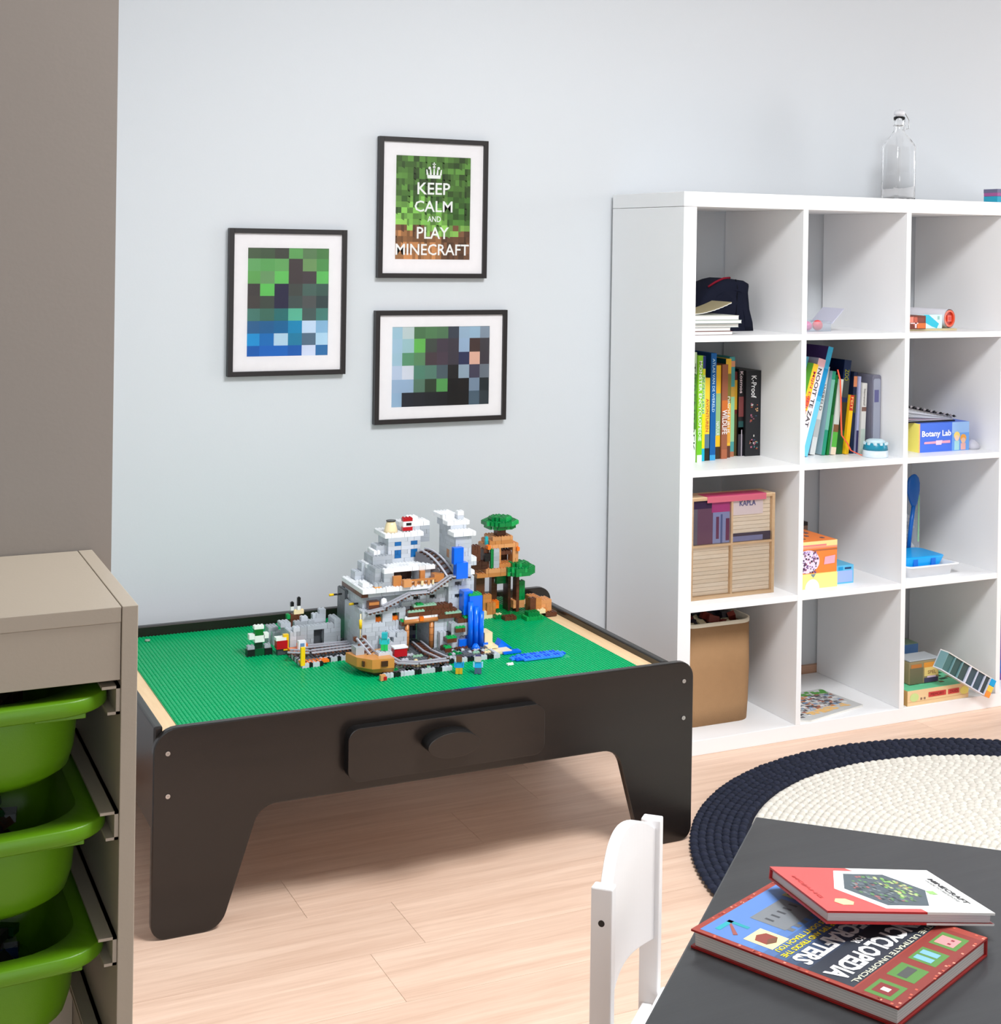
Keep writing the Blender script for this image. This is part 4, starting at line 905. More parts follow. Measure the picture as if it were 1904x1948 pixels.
# chair
CH = thing('childrens_chair', 'white painted wooden child chair with an arched backrest, tucked at the charcoal table', 'chair', (-0.94, -1.66, 0))
ZC = 0.52
q1 = Vector((-1.089, -1.671, 0)); q2 = Vector((-0.922, -1.501, 0)); cd = (q2-q1).normalized(); cn = Vector((cd.y, -cd.x, 0))  # cd along the backrest, cn towards the table
def chb(nm, a0, a1, b0, b1, z0, z1, bevel=0.002, mt=MCH, prt=CH):
    """a along the backrest from the left post, b across the post"""
    P_ = [q1+cd*a+cn*b_ for a, b_ in ((a0, b0), (a1, b0), (a1, b1), (a0, b1))]
    bb = MB(); bb.prism([(p.x, p.y) for p in P_][::-1], 'z', z0, z1); return bb.build(nm, mt, prt, bevel)
# the measured corner is the near-right top corner of each post (front face width .026, depth .019)
Ld = (q2-q1).length
chb('back_post', 0, 0.019, -0.028, 0, 0, ZC); chb('back_post', Ld, Ld+0.019, -0.028, 0, 0, ZC)
pz = lambda s: 0.507+0.040*math.sin(math.pi*s)**0.8
bz = lambda s: 0.352+0.014*math.sin(math.pi*s)
nseg = 20; rings = []
for i in range(nseg+1):
    s = i/nseg; a = 0.0185+(Ld-0.018)*s; sag = -0.012*math.sin(math.pi*s)
    rg = []
    for (bo, zz) in ((-0.006, bz(s)), (-0.006, pz(s)), (-0.022, pz(s)), (-0.022, bz(s))):
        p = q1+cd*a+cn*(bo+sag); rg.append((p.x, p.y, zz))
    rings.append(rg)
MB().loft(rings, (0, 0, 0), sm=False).build('backrest', MCH, CH, 0.002, 2)
chb('seat', -0.004, Ld+0.023, 0.0, 0.255, 0.262, 0.278, 0.004)
chb('leg', 0, 0.019, 0.215, 0.243, 0, 0.2618); chb('leg', Ld, Ld+0.019, 0.215, 0.243, 0, 0.2618)
chb('side_rail', 0.002, 0.017, 0.0003, 0.2148, 0.225, 0.2618); chb('side_rail', Ld+0.002, Ld+0.017, 0.0003, 0.2148, 0.225, 0.2618); chb('front_rail', 0.0193, Ld-0.0003, 0.222, 0.237, 0.225, 0.2618); chb('back_rail', 0.0193, Ld-0.0003, -0.022, -0.007, 0.225, 0.2618)
hc = q1+cn*(-0.0135)+Vector((0, 0, 0.476)); hb = MB(); hb.M = Matrix(((cn.x, cd.x, 0, hc.x), (cn.y, cd.y, 0, hc.y), (0, 0, 1, hc.z), (0, 0, 0, 1)))
hb.cyl((0, 0.0006, 0), 0.0042, -0.0010, (25, 25, 25), 16, 'y'); hb.M = None; hb.build('bolt', MPL, CH, label='black recessed bolt')
# ------------------------------------------------------------------ things in the shelving unit
def standing_book(label, x0, x1, yf, z0, z1, cover, bands=(), text=None, tcol=(245, 245, 240), trange=(0.1, 0.9), lean=0.0, depth=0.19, left=None, group=None, pages=(232, 226, 212), tfill=0.6, cat='book', extra=()):
    """upright book, spine towards -Y; bands are (from, to, colour) fractions of the height; lean in degrees to the right"""
    w_, h_ = x1-x0-0.0006, z1-z0
    if lean: h_ = h_/math.cos(math.radians(lean))
    M = Matrix.Translation((x1, yf, z0+0.0002)) @ Matrix.Rotation(math.radians(lean), 4, 'Y') @ Matrix.Translation((-w_, 0, 0))
    t = thing('book' if cat == 'book' else 'boxed_game', label, cat, (x0+w_/2, yf+depth/2, z0), group=group)
    lc = left or cover
    if cat == 'book':
        b = MB(); b.M = M; b.box(0, 0.0016, 0, depth, 0, h_, lc); b.box(w_-0.0016, w_, 0, depth, 0, h_, cover); b.build('cover', MPRT, t)
        b = MB(); b.M = M; b.box(0.0017, w_-0.0017, 0.002, depth-0.003, 0.002, h_-0.003, pages); b.build('page_block', MPAP, t)
        b = MB(); b.M = M
        b.box(0.0003, w_-0.0003, -0.0008, 0.0016, 0, h_, cover); sp = b
    else:
        b = MB(); b.M = M; b.box(0, w_, 0, depth, 0, h_, cover); sp = b
    for a, c_, col in bands: sp.box(0.0002, w_-0.0002, -0.0011, -0.0007, h_*a, h_*c_, col)
    for fx0, fx1, a, c_, col in extra: sp.box(w_*fx0, w_*fx1, -0.0014, -0.0010, h_*a, h_*c_, col)
    sp.build('spine' if cat == 'book' else 'carton', MPRT, t)
    if text:
        rs = Vector(M.col[2].xyz); X_ = Vector(M.col[0].xyz)
        tw = h_*(trange[1]-trange[0]); th = w_*tfill
        o = M @ Vector(((w_-th)/2, -0.0015, h_*trange[1]))
        # reads from the top down: letters' up is +x
        lettering(text, o, -rs, X_, tw, th, tcol, t, bold=0.01, thick=0)
    return t
GA = 'books standing in the second shelf row, first column'
Z2 = 0.7421
standing_book('pale green-white book at the far left of the first book row', 0.112, 0.1305, 0.139, Z2, 1.040, (200, 225, 190), [(0, .25, (225, 240, 225)), (.3, .8, (90, 150, 60))], text='TIERENBOEK', tcol=(60, 90, 60), group=GA)
standing_book('lime green book with white letters, second from the left in the first book row', 0.1312, 0.147, 0.134, Z2, 1.031, (140, 205, 50), [(0, .07, (225, 235, 225)), (.07, .3, (110, 195, 40))], text='MONSTER ENCYCLOPEDIE', trange=(.2, .95), group=GA)
standing_book('yellow book with navy top and cyan foot between lime and short yellow books', 0.1485, 0.1665, 0.152, Z2, 1.028, (235, 230, 60), [(0, .12, (25, 180, 215)), (.12, .45, (250, 225, 30)), (.45, .82, (205, 235, 130)), (.88, 1, (40, 55, 130))], text='DE GROTE ATLAS', tcol=(30, 150, 160), trange=(.45, .8), group=GA)
standing_book('short yellow book with dark foot beside the blue book', 0.168, 0.184, 0.156, Z2, 0.968, (240, 205, 60), [(0, .15, (40, 36, 30)), (.15, .32, (90, 120, 140))], text='AVONTUREN', tcol=(200, 90, 60), trange=(.35, .75), group=GA)
standing_book('tall blue book beside the short yellow one', 0.1855, 0.204, 0.156, Z2, 1.035, (15, 95, 165), [(0, .05, (60, 160, 215))], text='ATLAS VAN DE WERELD', tcol=(190, 225, 245), trange=(.45, .95), left=(5, 50, 110), group=GA, tfill=.45)
standing_book('yellow book with pale green middle between the dark green book and brown book', 0.212, 0.230, 0.174, Z2, 1.000, (245, 195, 40), [(0, .13, (60, 48, 34)), (.25, .70, (150, 190, 130))], text='NATUUR', tcol=(235, 240, 235), trange=(.25, .4), group=GA)
standing_book('brown book with large white MILIEU-like letters', 0.2308, 0.2505, 0.1695, Z2, 1.002, (152, 92, 66), [(0, .1, (170, 100, 70)), (.5, .62, (200, 110, 50))], text='WILDLIFE', tcol=(245, 240, 238), trange=(.26, .52), group=GA, tfill=.8)['label'] = 'reddish brown book with WILDLIFE in large white letters'
standing_book('olive and yellow book with dark green side, right of the brown book', 0.2515, 0.270, 0.184, Z2, 1.016, (235, 185, 50), [(0, .12, (95, 55, 40)), (.55, .85, (130, 120, 50)), (.15, .5, (225, 160, 60))], text='DINOSAURUS', tcol=(235, 235, 225), trange=(.25, .62), left=(5, 70, 65), group=GA)
standing_book('teal book with orange bands right of the olive and yellow one', 0.2718, 0.291, 0.198, Z2, 1.020, (70, 150, 150), [(0, .05, (170, 110, 80)), (.15, .6, (140, 195, 150)), (.9, .96, (215, 150, 110)), (.6, .7, (190, 150, 60))], group=GA)
standing_book('thin dark red and mustard book before the black ones', 0.2925, 0.304, 0.205, Z2, 0.978, (90, 25, 20), [(.55, .9, (190, 145, 30)), (0, .5, (70, 60, 25))], group=GA)
standing_book('black boxed game with white script beside the last black box', 0.3052, 0.3225, 0.200, Z2, 0.986, (28, 26, 28), [(0.0, .33, (50, 48, 56)), (.25, .4, (30, 70, 70)), (.45, .68, (110, 55, 55))], text='Kosmos', tcol=(225, 205, 210), trange=(.72, .97), cat='game', group=GA, extra=[(.6, .75, 0, .3, (190, 180, 190))])
rs = random.Random(9)
ex = []
for k in range(34):
    zc = rs.choice((.56, .44, .18, .12)); fx = .25+.5*rs.random(); zc += rs.uniform(-.05, .05); ex.append((fx, min(.92, fx+.06+.08*rs.random()), zc, zc+.008+.016*rs.random(), rs.choice(((150, 80, 60), (190, 150, 110), (70, 120, 125), (200, 195, 190), (150, 90, 110), (60, 80, 110)))))
standing_book('wide black box with white vertical lettering at the end of the row', 0.3235, 0.3735, 0.190, Z2, 0.981, (30, 31, 35), [], text='K-Proof', tcol=(240, 240, 240), trange=(.68, .94), cat='game', group=GA, extra=ex, tfill=.34)

GB = 'books leaning in the second shelf row, second column'
YB = 0.12
LEAN = [
 dict(label='narrow off-white book, last at the right of the leaning row', w=.0165, x1=.6800, yf=YB-.003, z1=0.943, cover=(212, 212, 208), bands=[(.0, .35, (185, 200, 190)), (.6, .66, (120, 90, 80))], text='Sterrenstof', tcol=(110, 105, 105), trange=(.68, .92), lean=2.0, tfill=.45),
 dict(label='thin lavender book beside the white one at the end of the leaning row', w=.0085, x1=.6600, yf=YB+.002, z1=0.962, cover=(165, 170, 205), bands=[(0, .3, (50, 45, 90))], lean=2.4),
 dict(label='navy book with a small orange face-like badge at the top', w=.013, x1=.6500, yf=YB+.008, z1=0.974, cover=(25, 35, 62), bands=[(.82, .95, (205, 130, 90)), (.5, .72, (70, 75, 30))], lean=2.6),
 dict(label='yellow book with a red top beside the navy one', w=.014, x1=.6335, yf=YB, z1=0.909, cover=(240, 190, 25), bands=[(.74, 1, (200, 50, 35))], text='FEIT', tcol=(240, 200, 120), trange=(.76, .97), lean=6.0),
 dict(label='wide dark navy and green book with yellow marks behind the orange ribbon', w=.025, x1=.6180, yf=YB+.01, z1=1.008, cover=(15, 40, 80), bands=[(0, .25, (30, 90, 40)), (.25, .55, (50, 50, 30)), (.6, .8, (60, 66, 64))], text='ZOO', tcol=(150, 150, 20), trange=(.78, .9), lean=6.2, left=(10, 20, 60)),
 dict(label='pale book with a small green and brown picture, centre of the leaning row', w=.018, x1=.5915, yf=YB+.004, z1=0.955, cover=(205, 212, 205), bands=[(0, .1, (235, 215, 190)), (.1, .3, (90, 180, 70)), (.3, .4, (130, 90, 60))], lean=6.6),
 dict(label='dark green thin book beside the teal one', w=.009, x1=.5720, yf=YB+.006, z1=0.968, cover=(20, 120, 50), bands=[(.5, .9, (10, 90, 40))], lean=7.4),
 dict(label='teal green book leaning in the middle of its row', w=.013, x1=.5630, yf=YB+.006, z1=0.978, cover=(40, 150, 120), bands=[(.3, .9, (120, 185, 170))], lean=8.4, left=(150, 180, 190)),
 dict(label='white and grey book right behind the sky blue one', w=.018, x1=.5400, yf=YB+.02, z1=0.99, cover=(222, 224, 222), bands=[(.2, .4, (190, 195, 195))], text='WERELD', tcol=(110, 110, 115), trange=(.5, .8), lean=11, left=(190, 192, 200)),
 dict(label='tall sky blue book with a dark purple side, the tallest in the leaning row', w=.018, x1=.5120, yf=YB, z1=1.046, cover=(60, 180, 225), bands=[(0, .5, (110, 205, 240)), (.55, .8, (25, 150, 210))], lean=15.5, left=(62, 40, 100)),
 dict(label='white book with black slanted letters leaning on the sky blue one', w=.026, x1=.4800, yf=YB-.004, z1=1.012, cover=(236, 232, 240), bands=[(.92, 1, (240, 190, 200))], text='NOOIT TE ZAT', tcol=(40, 36, 44), trange=(.3, .9), lean=15.8, left=(165, 165, 185), tfill=.5),
 dict(label='yellow and green book with red letters, front left of the leaning row', w=.018, x1=.4450, yf=YB-.012, z1=1.000, cover=(250, 205, 50), bands=[(0, .5, (250, 235, 215)), (.55, .65, (240, 120, 40))], text='MIJN DIEREN', tcol=(200, 40, 90), trange=(.4, .92), lean=16.0, left=(110, 190, 60)),
 dict(label='pale blue book behind the yellow one, its top peeking out at the left', w=.010, x1=.4200, yf=YB+.015, z1=1.020, cover=(95, 180, 215), lean=16.2, left=(30, 90, 140)),
]
def quad(x1, w, h, a):
    a = math.radians(a); c, s_ = math.cos(a), math.sin(a); h = h/c
    br = (x1, 0.0); bl = (x1-w*c, w*s_); tr = (x1+h*s_, h*c); tl = (bl[0]+h*s_, bl[1]+h*c)
    return bl, br, tr, tl
def xat(p, q, z):
    return p[0]+(q[0]-p[0])*(z-p[1])/(q[1]-p[1])
prevq = None
for d in LEAN:
    w_, x1_ = d.pop('w'), d.pop('x1'); h_ = d['z1']-Z2
    if prevq is not None:
        for it in range(400):
            bl, br, tr, tl = quad(x1_, w_, h_, d['lean']); pbl, pbr, ptr, ptl = prevq; ok = True
            zmax = min(tr[1], ptl[1])
            for z in [zmax*k/24 for k in range(25)]:
                mine = xat(br, tr, z); other = xat(pbl, ptl, z) if z >= pbl[1] else xat(pbr, pbl, z) if pbl[1] > 1e-6 else pbl[0]
                if mine > other-0.0003: ok = False; break
            if ok: break
            x1_ -= 0.0003
    prevq = quad(x1_, w_, h_, d['lean'])
    lb = d.pop('label'); yf = d.pop('yf'); z1_ = d.pop('z1'); cv = d.pop('cover')
    standing_book(lb, x1_-w_, x1_, yf, Z2, z1_, cv, group=GB, **d)
# plastic case
t = thing('plastic_case', 'upright translucent grey plastic case at the right of the leaning books', 'case', (0.70, 0.18, Z2))
MB().prism(rr(0.6925, 0.7235, Z2, 0.968, 0.008, 4), 'y', 0.100+0.19, 0.100).build('shell', MGREY, t, 0.0015)
b = MB(); b.prism(rr(0.6955, 0.72, Z2+0.01, 0.957, 0.006, 4), 'y', 0.0995, 0.0985, (150, 155, 172)); b.build('label_sheet', MPRT, t)
b = MB(); b.box(0.699, 0.714, 0.0978, 0.0984, 0.89, 0.925, (95, 95, 140)); b.build('sticker', MPRT, t)
# ribbon
b = MB(); pts = [(0.560, 0.111, 0.985), (0.567, 0.108, 0.955), (0.570, 0.107, 0.90), (0.571, 0.106, 0.84), (0.573, 0.105, 0.80), (0.590, 0.100, 0.776), (0.598, 0.095, 0.757), (0.618, 0.075, 0.7455), (0.645, 0.068, 0.7445)]
pts = [(x+0.018, y, z) for x, y, z in pts]
for A_, B_ in zip(pts, pts[1:]): b.poly([(A_[0]-.0025, A_[1], A_[2]), (A_[0]+.0025, A_[1]-.0004, A_[2]), (B_[0]+.0025, B_[1]-.0004, B_[2]), (B_[0]-.0025, B_[1], B_[2])], (240, 105, 75)); 
b.tube(pts, 0.0014, (240, 105, 75), 6)
tag(b.build('ribbon', MCLO), 'coral orange ribbon hanging down in front of the leaning books', 'ribbon')
# domed toy
t = thing('domed_toy', 'small white and teal domed toy on the shelf beside the leaning books', 'toy', (0.668, 0.078, Z2))
MB().lathe([(0.0001, 0), (0.036, 0), (0.0365, 0.003), (0.035, 0.020)], (0.671, 0.055, Z2), (215, 228, 238), 28).build('base', MPL, t)
MB().lathe([(0.0352, 0.020), (0.0335, 0.030), (0.031, 0.038), (0.029, 0.041)], (0.671, 0.055, Z2), (20, 135, 165), 28).build('teal_band', MPL, t)
b = MB().lathe([(0.0292, 0.041), (0.026, 0.046), (0.019, 0.0495), (0.0001, 0.051)], (0.671, 0.055, Z2), (200, 225, 235), 28)
for i in range(11):
    a = 2*math.pi*i/11; b.box(0.671+.0293*math.cos(a)-.004, 0.671+.0293*math.cos(a)+.004, 0.055+.0293*math.sin(a)-.004, 0.055+.0293*math.sin(a)+.004, Z2+.035, Z2+.042, (205, 230, 240))
b.build('cap', MPL, t)

# top row, first cell: magazines and a slumped cloth bag
Z1 = 1.0936
zc = Z1
for k, (x1_, th, c, dx) in enumerate(((0.172, 0.010, (120, 60, 62), 0.0), (0.168, 0.009, (200, 190, 185), 0.002), (0.196, 0.011, (150, 175, 180), 0.0), (0.200, 0.009, (190, 205, 200), 0.003), (0.194, 0.012, (205, 208, 200), 0.001))):
    nm = ('lowest magazine of the stack beside the navy bag', 'second magazine from the bottom of the stack', 'middle magazine of the stack, pale blue edge', 'fourth magazine from the bottom of the stack', 'top flat magazine of the stack in the upper left cell')[k]
    t = thing('magazine', nm, 'magazine', (0.12, 0.13, zc), group='magazines stacked in the top left cell')
    y0 = 0.028+0.004*(k % 3)
    box('pages', MPAP, 0.0405+dx, x1_-0.001, y0+0.001, y0+0.130, zc+0.0011, zc+th-0.0011, t, col=(226, 226, 220)); box('cover', MPRT, 0.040+dx, x1_, y0, y0+0.132, zc+th-0.001, zc+th-0.0001, t, col=c); box('back_cover', MPRT, 0.040+dx, x1_, y0, y0+0.132, zc, zc+0.001, t, col=tone(c, .7))
    zc += th
t = thing('magazine', 'curled magazine lying open on top of the stack', 'magazine', (0.13, 0.12, zc), group='magazines stacked in the top left cell')
for nm, c, off in (('pages', (236, 236, 232), 0.0), ('cover', (150, 140, 110), 0.0016)):
    b = MB(); A_ = []; B_ = []
    n = 10
    for i in range(n):
        f0, f1 = i/n, (i+1)/n
        za = zc+0.001+off+0.030*f0**1.8; zb = zc+0.001+off+0.030*f1**1.8; xa = 0.060+0.125*f0; xb = 0.060+0.125*f1
        b.poly([(xa, 0.06, za), (xb, 0.055, zb), (xb, 0.155, zb), (xa, 0.155, za)], c); b.poly([(xa, 0.06, za), (xa, 0.06, za+.0022), (xb, 0.055, zb+.0022), (xb, 0.055, zb)], c); b.poly([(xa, 0.06, za+.0022), (xb, 0.055, zb+.0022), (xb, 0.155, zb+.0022), (xa, 0.155, za+.0022)], c)
    b.build(nm, MPAP, t)
# slumped navy bag
t = thing('cloth_bag', 'slumped dark navy fabric bag behind the magazine stack', 'bag', (0.25, 0.28, Z1))
out = [(0.150, 0.0), (0.420, 0.0)]
prof = [(0.205, 0.000), (0.362, 0.000), (0.346, 0.018), (0.332, 0.060), (0.328, 0.110), (0.324, 0.135), (0.305, 0.146), (0.268, 0.147), (0.246, 0.149), (0.222, 0.142), (0.195, 0.128), (0.170, 0.105), (0.155, 0.08), (0.150, 0.04), (0.152, 0.006)]
prof = [(.152, 0), (.342, 0), (.335, .02), (.325, .06), (.322, .11), (.320, .132), (.304, .141), (.27, .145), (.25, .1465), (.224, .139), (.2, .125), (.182, .112), (.162, .084), (.150, .05), (.148, .01)]
rings = []
cxp = sum(p[0] for p in prof)/len(prof); czp = 0.065
for yy, s in ((0.166, 0.6), (0.170, 0.90), (0.182, 0.98), (0.210, 1.0), (0.270, 1.0), (0.310, 0.93), (0.325, 0.75)):
    rings.append([(cxp+(x-cxp)*s, yy+0.004*math.sin(i*1.9+yy*40), Z1+max(0.0005, czp+(z-czp)*s if z > 0.001 else 0.0005)) for i, (x, z) in enumerate(prof)])
MB().loft([r[::-1] for r in rings], (22, 25, 40)).build('bag_body', MCLO, t)
MB().tube([(0.192, 0.186, Z1+.122), (0.212, 0.182, Z1+.135), (0.238, 0.182, Z1+.1455), (0.262, 0.186, Z1+.147)], 0.0032, (120, 22, 40), 8).build('piping', MCLO, t, label='dark red piping')
MB().tube([(0.276, 0.178, Z1+.143), (0.276, 0.168, Z1+.12), (0.272, 0.1655, Z1+.07), (0.27, 0.166, Z1+.012)], 0.0016, (12, 13, 22), 6).build('seam', MCLO, t)

# top row, second cell: clear box with balls
t = thing('clear_box', 'open clear plastic box with a raised lid in the top second cell', 'box', (0.50, 0.16, Z1))
b = MB(); x0, x1, y0, y1 = 0.44, 0.545, 0.10, 0.20
for a in ((x0, x1, y0, y1, Z1, Z1+.0015), (x0, x0+.0015, y0, y1, Z1+.0015, Z1+.028), (x1-.0015, x1, y0, y1, Z1+.0015, Z1+.028), (x0+.0015, x1-.0015, y0, y0+.0015, Z1+.0015, Z1+.028), (x0+.0015, x1-.0015, y1-.0015, y1, Z1+.0015, Z1+.028)): b.box(*a)
b.build('tray', MCLR, t)
b = MB(); b.prism([(0.546, Z1+.022), (0.5485, Z1+.021), (0.590, Z1+.062), (0.588, Z1+.064)], 'y', 0.20, 0.10); b.build('lid', MFRO, t)
for i, (x, y_, r, c, l) in enumerate(((0.514, 0.122, 0.0150, (235, 80, 85), 'red ball in the clear box, nearest its lid'), (0.483, 0.126, 0.0130, (225, 90, 150), 'pink ball in the middle of the clear box'), (0.4555, 0.122, 0.0128, (140, 120, 235), 'violet ball in the clear box, beside the cell wall'))):
    tag(MB().ball((x, y_, Z1+.0016+r), r, c, 16, 10).build('ball', MPL), l, 'ball', 'balls in the clear box')

# top row, third cell: roll, teal packet, brown box, flat cards
t = thing('paper_tube', 'white cardboard tube with an orange plastic end in the top third cell', 'tube', (0.93, 0.12, Z1))
M = Matrix.Translation((0.948, 0.075, Z1+0.0068+0.0275)) @ Matrix.Rotation(math.radians(12), 4, 'Z')
b = MB(); b.M = M; b.cyl((0, 0, 0), 0.0272, 0.24, (222, 222, 230), 28, 'y', caps=False); b.cyl((0, 0.239, 0), 0.0272, 0.001, (222, 222, 230), 28, 'y'); b.cyl((0, 0, 0), 0.0245, 0.239, (235, 210, 200), 28, 'y', caps=False); b.M = None; b.build('tube_wall', MPAP, t)
b = MB(); b.M = M; b.cyl((0, 0.004, 0), 0.0243, 0.004, (190, 40, 18), 28, 'y')
n = 28; R1 = [b.pt((0.0247*math.cos(2*math.pi*i/n), -0.001, 0.0247*math.sin(2*math.pi*i/n))) for i in range(n)]; R2 = [b.pt((0.0190*math.cos(2*math.pi*i/n), -0.001, 0.0190*math.sin(2*math.pi*i/n))) for i in range(n)]; R3 = [b.pt((0.0180*math.cos(2*math.pi*i/n), 0.0042, 0.0180*math.sin(2*math.pi*i/n))) for i in range(n)]
for i in range(n): b.face((R1[i], R1[(i+1) % n], R2[(i+1) % n], R2[i]), (240, 95, 60)); b.face((R2[i], R2[(i+1) % n], R3[(i+1) % n], R3[i]), (225, 75, 45))
b.box(-0.009, 0.009, -0.0005, 0.004, -0.009, 0.009, (235, 85, 60)); b.box(-0.005, 0.005, -0.0008, 0.0, -0.005, 0.005, (200, 40, 20)); b.M = None; b.build('end_cap', MPL, t, label='orange end cap')
tag(box('flat_card', MPRT, 0.79, 0.965, 0.062, 0.24, Z1+0.0002, Z1+0.006, None, 0.0005, (205, 190, 150)), 'flat tan card set lying under the tube and teal packet', 'card')
t = thing('teal_packet', 'teal and white packet left of the cardboard tube', 'packet', (0.875, 0.08, Z1))
x0, x1, z0, z1, y0 = 0.846, 0.9135, Z1+.0061, Z1+.046, 0.066
b = MB(); b.box(x0, x1, y0, y0+0.03, z0, z1, (215, 243, 245)); b.build('wrap', MPRT, t, 0.001, 1)
b = MB(); b.poly([(x0, y0-.0004, z1), (x0+.018, y0-.0004, z1), (x1-.012, y0-.0004, z0+.014), (x1-.02, y0-.0004, z0+.001), (x0+.03, y0-.0004, z0+.006), (x0, y0-.0004, z0+.02)], (45, 190, 215)); b.poly([(x1-.018, y0-.0004, z1-.014), (x1-.010, y0-.0004, z1-.014), (x1-.010, y0-.0004, z1-.004), (x1-.018, y0-.0004, z1-.004)], (150, 195, 190)); b.build('print', MPRT, t)
t = thing('brown_box', 'small brown and orange box at the far left of the top third cell', 'box', (0.82, 0.1, Z1))
x0, x1, y0, z0, z1 = 0.783, 0.8445, 0.056, Z1+.0061, Z1+.044
b = MB(); b.box(x0, x1, y0, y0+0.10, z0, z1, (112, 52, 38)); b.build('carton', MPRT, t)
b = MB()
for (a, c_, d, e, col) in ((.0, .3, .5, .92, (225, 130, 110)), (.28, .5, .3, .9, (190, 90, 70)), (.5, 1, .05, .45, (215, 110, 50)), (.5, .9, .5, .85, (130, 62, 50)), (.1, .55, .40, .48, (245, 205, 205)), (.36, .46, .08, .48, (245, 205, 205))): b.box(x0+(x1-x0)*a, x0+(x1-x0)*c_, y0-.0006 if col[1] < 200 else y0-.001, y0, z0+(z1-z0)*d, z0+(z1-z0)*e, col)
b.build('print', MPRT, t)

# second row, third cell: experiment box with a binder on top, grey pouch
t = thing('experiment_box', 'blue and yellow box lettered Botany Lab in the second row, third cell', 'box', (0.93, 0.15, Z2))
x0, x1, y0, y1, z0, z1 = 0.840, 1.026, 0.072, 0.27, Z2, Z2+.0835
b = MB(); b.box(x0, x1, y0, y1, z0, z1, (70, 115, 225)); b.box(x0-.0005, x0, y0, y1, z0, z1, (252, 240, 120)); b.box(x0, x0+.004, y0-.0003, y0, z0, z1, (225, 170, 120)); b.box(x0+.122, x1, y0-.0004, y0, z0, z1, (150, 190, 240)); b.box(x0+.122, x1, y0-.0006, y0-.0004, z0, z0+.052, (110, 165, 235)); b.build('carton', MPRT, t)
lettering('Botany Lab', (x0+.010, y0-.0008, z0+.040), Rx, Uz, .108, .022, (245, 248, 255), t, bold=0.03)
b = MB(); b.poly([(x0+.018, y0-.0008, z0+.024), (x0+.115, y0-.0008, z0+.024), (x0+.115, y0-.0008, z0+.032), (x0+.02, y0-.0008, z0+.030)], (240, 165, 190)); b.poly([(x0+.062, y0-.0009, z0+.020), (x0+.082, y0-.0009, z0+.020), (x0+.086, y0-.0009, z0+.033), (x0+.062, y0-.0009, z0+.033)], (245, 205, 225))
for (fx, fz, c1, c2, c3) in ((.14, .038, (245, 215, 120), (245, 210, 180), (170, 220, 225)), (.164, .030, (235, 165, 75), (235, 190, 160), (235, 180, 175))):
    for (dz, r, c, yy) in ((0.006, .0115, c1, .0008), (-0.001, .0085, c2, .0010)):
        b.poly([(x0+fx+r*math.cos(a), y0-yy, z0+fz+dz+r*math.sin(a)) for a in [2*math.pi*i/14 for i in range(14)]], c)
    b.box(x0+fx-.009, x0+fx+.009, y0-.0009, y0-.0006, z0+.002, z0+fz-.009, c3)
b.build('printed_children', MPRT, t)
t = thing('ring_binder', 'thick wedge of grey papers in a black folder lying on the Botany Lab box', 'folder', (0.9, 0.17, z1))
zb = Z2+.0837
b = MB(); b.box(0.786, 0.990, 0.092, 0.30, zb, zb+.0035, (35, 32, 34)); b.build('lower_cover', MPRT, t)
b = MB()
for i in range(9):
    b.M = Matrix.Translation((0.984, 0, zb+.0042+i*.0004)) @ Matrix.Rotation(math.radians(0.3+1.35*i), 4, 'Y'); c = rs.choice(((200, 204, 212), (170, 172, 182), (120, 122, 130), (205, 180, 195), (188, 192, 200))); b.box(-0.192+.002*(i % 3), -0.002*(i % 2), 0.095+.002*(i % 3), 0.298, 0, .0016+.0003*i, c)
b.M = None; b.build('paper_sheets', MPAP, t, kind='stuff')
b = MB(); b.M = Matrix.Translation((0.992, 0, zb+.0115)) @ Matrix.Rotation(math.radians(11.5), 4, 'Y'); b.box(-0.205, 0, 0.09, 0.30, 0.001, .003, (40, 38, 42)); b.M = None; b.build('upper_cover', MPRT, t)
b = MB()
for i in range(16):
    x = -0.2+i*.0125; b.M = Matrix.Translation((0.992, 0, zb+.0115)) @ Matrix.Rotation(math.radians(11.5), 4, 'Y'); b.cyl((x, .088, .002), .0036, .004, (30, 28, 32) if i % 2 else (150, 145, 150), 10, 'x')
b.M = None; b.build('spiral_binding', MPL, t, kind='stuff')
b = MB(); b.lathe([(0.0001, 0), (0.020, 0), (0.024, 0.006), (0.018, 0.018), (0.008, 0.026), (0.0001, 0.028)], (1.050, 0.085, Z2), (196, 196, 206), 9)
tag(b.build('pouch', MPAP), 'small crumpled grey plastic pouch right of the Botany Lab box', 'pouch')

# third row, first cell: crate
Z3 = 0.3906
MPLK = wood_mat('pale_plank', (250, 238, 220), (243, 226, 203), 0.5, scale=(3, 10, 10), rnd=0.05)
t = thing('wooden_crate', 'wide pale pine crate with clear front and pink band, standing on edge', 'crate', (0.22, 0.2, Z3))
cx0, cx1, cy0, cy1, cz1 = 0.0665, 0.333, 0.052, 0.125, 0.662
fr = 0.009
box('side_board', MCRATE, cx0, cx0+fr, cy0, cy1, Z3, cz1, t, 0.001); box('side_board', MCRATE, cx1-fr, cx1, cy0, cy1, Z3, cz1, t, 0.001)
box('top_board', MCRATE, cx0+fr, cx1-fr, cy0, cy1, cz1-fr, cz1, t, 0.001); box('bottom_board', MCRATE, cx0+fr, cx1-fr, cy0, cy1, Z3, Z3+fr, t, 0.001)
xm = 0.196; zm = 0.532
box('centre_post', MCRATE, xm-.003, xm+.003, cy0+.001, cy0+.06, Z3+fr, cz1-fr, t); box('centre_rail', MCRATE, cx0+fr, cx1-fr, cy0+.0015, cy0+.06, zm-.003, zm+.003, t)
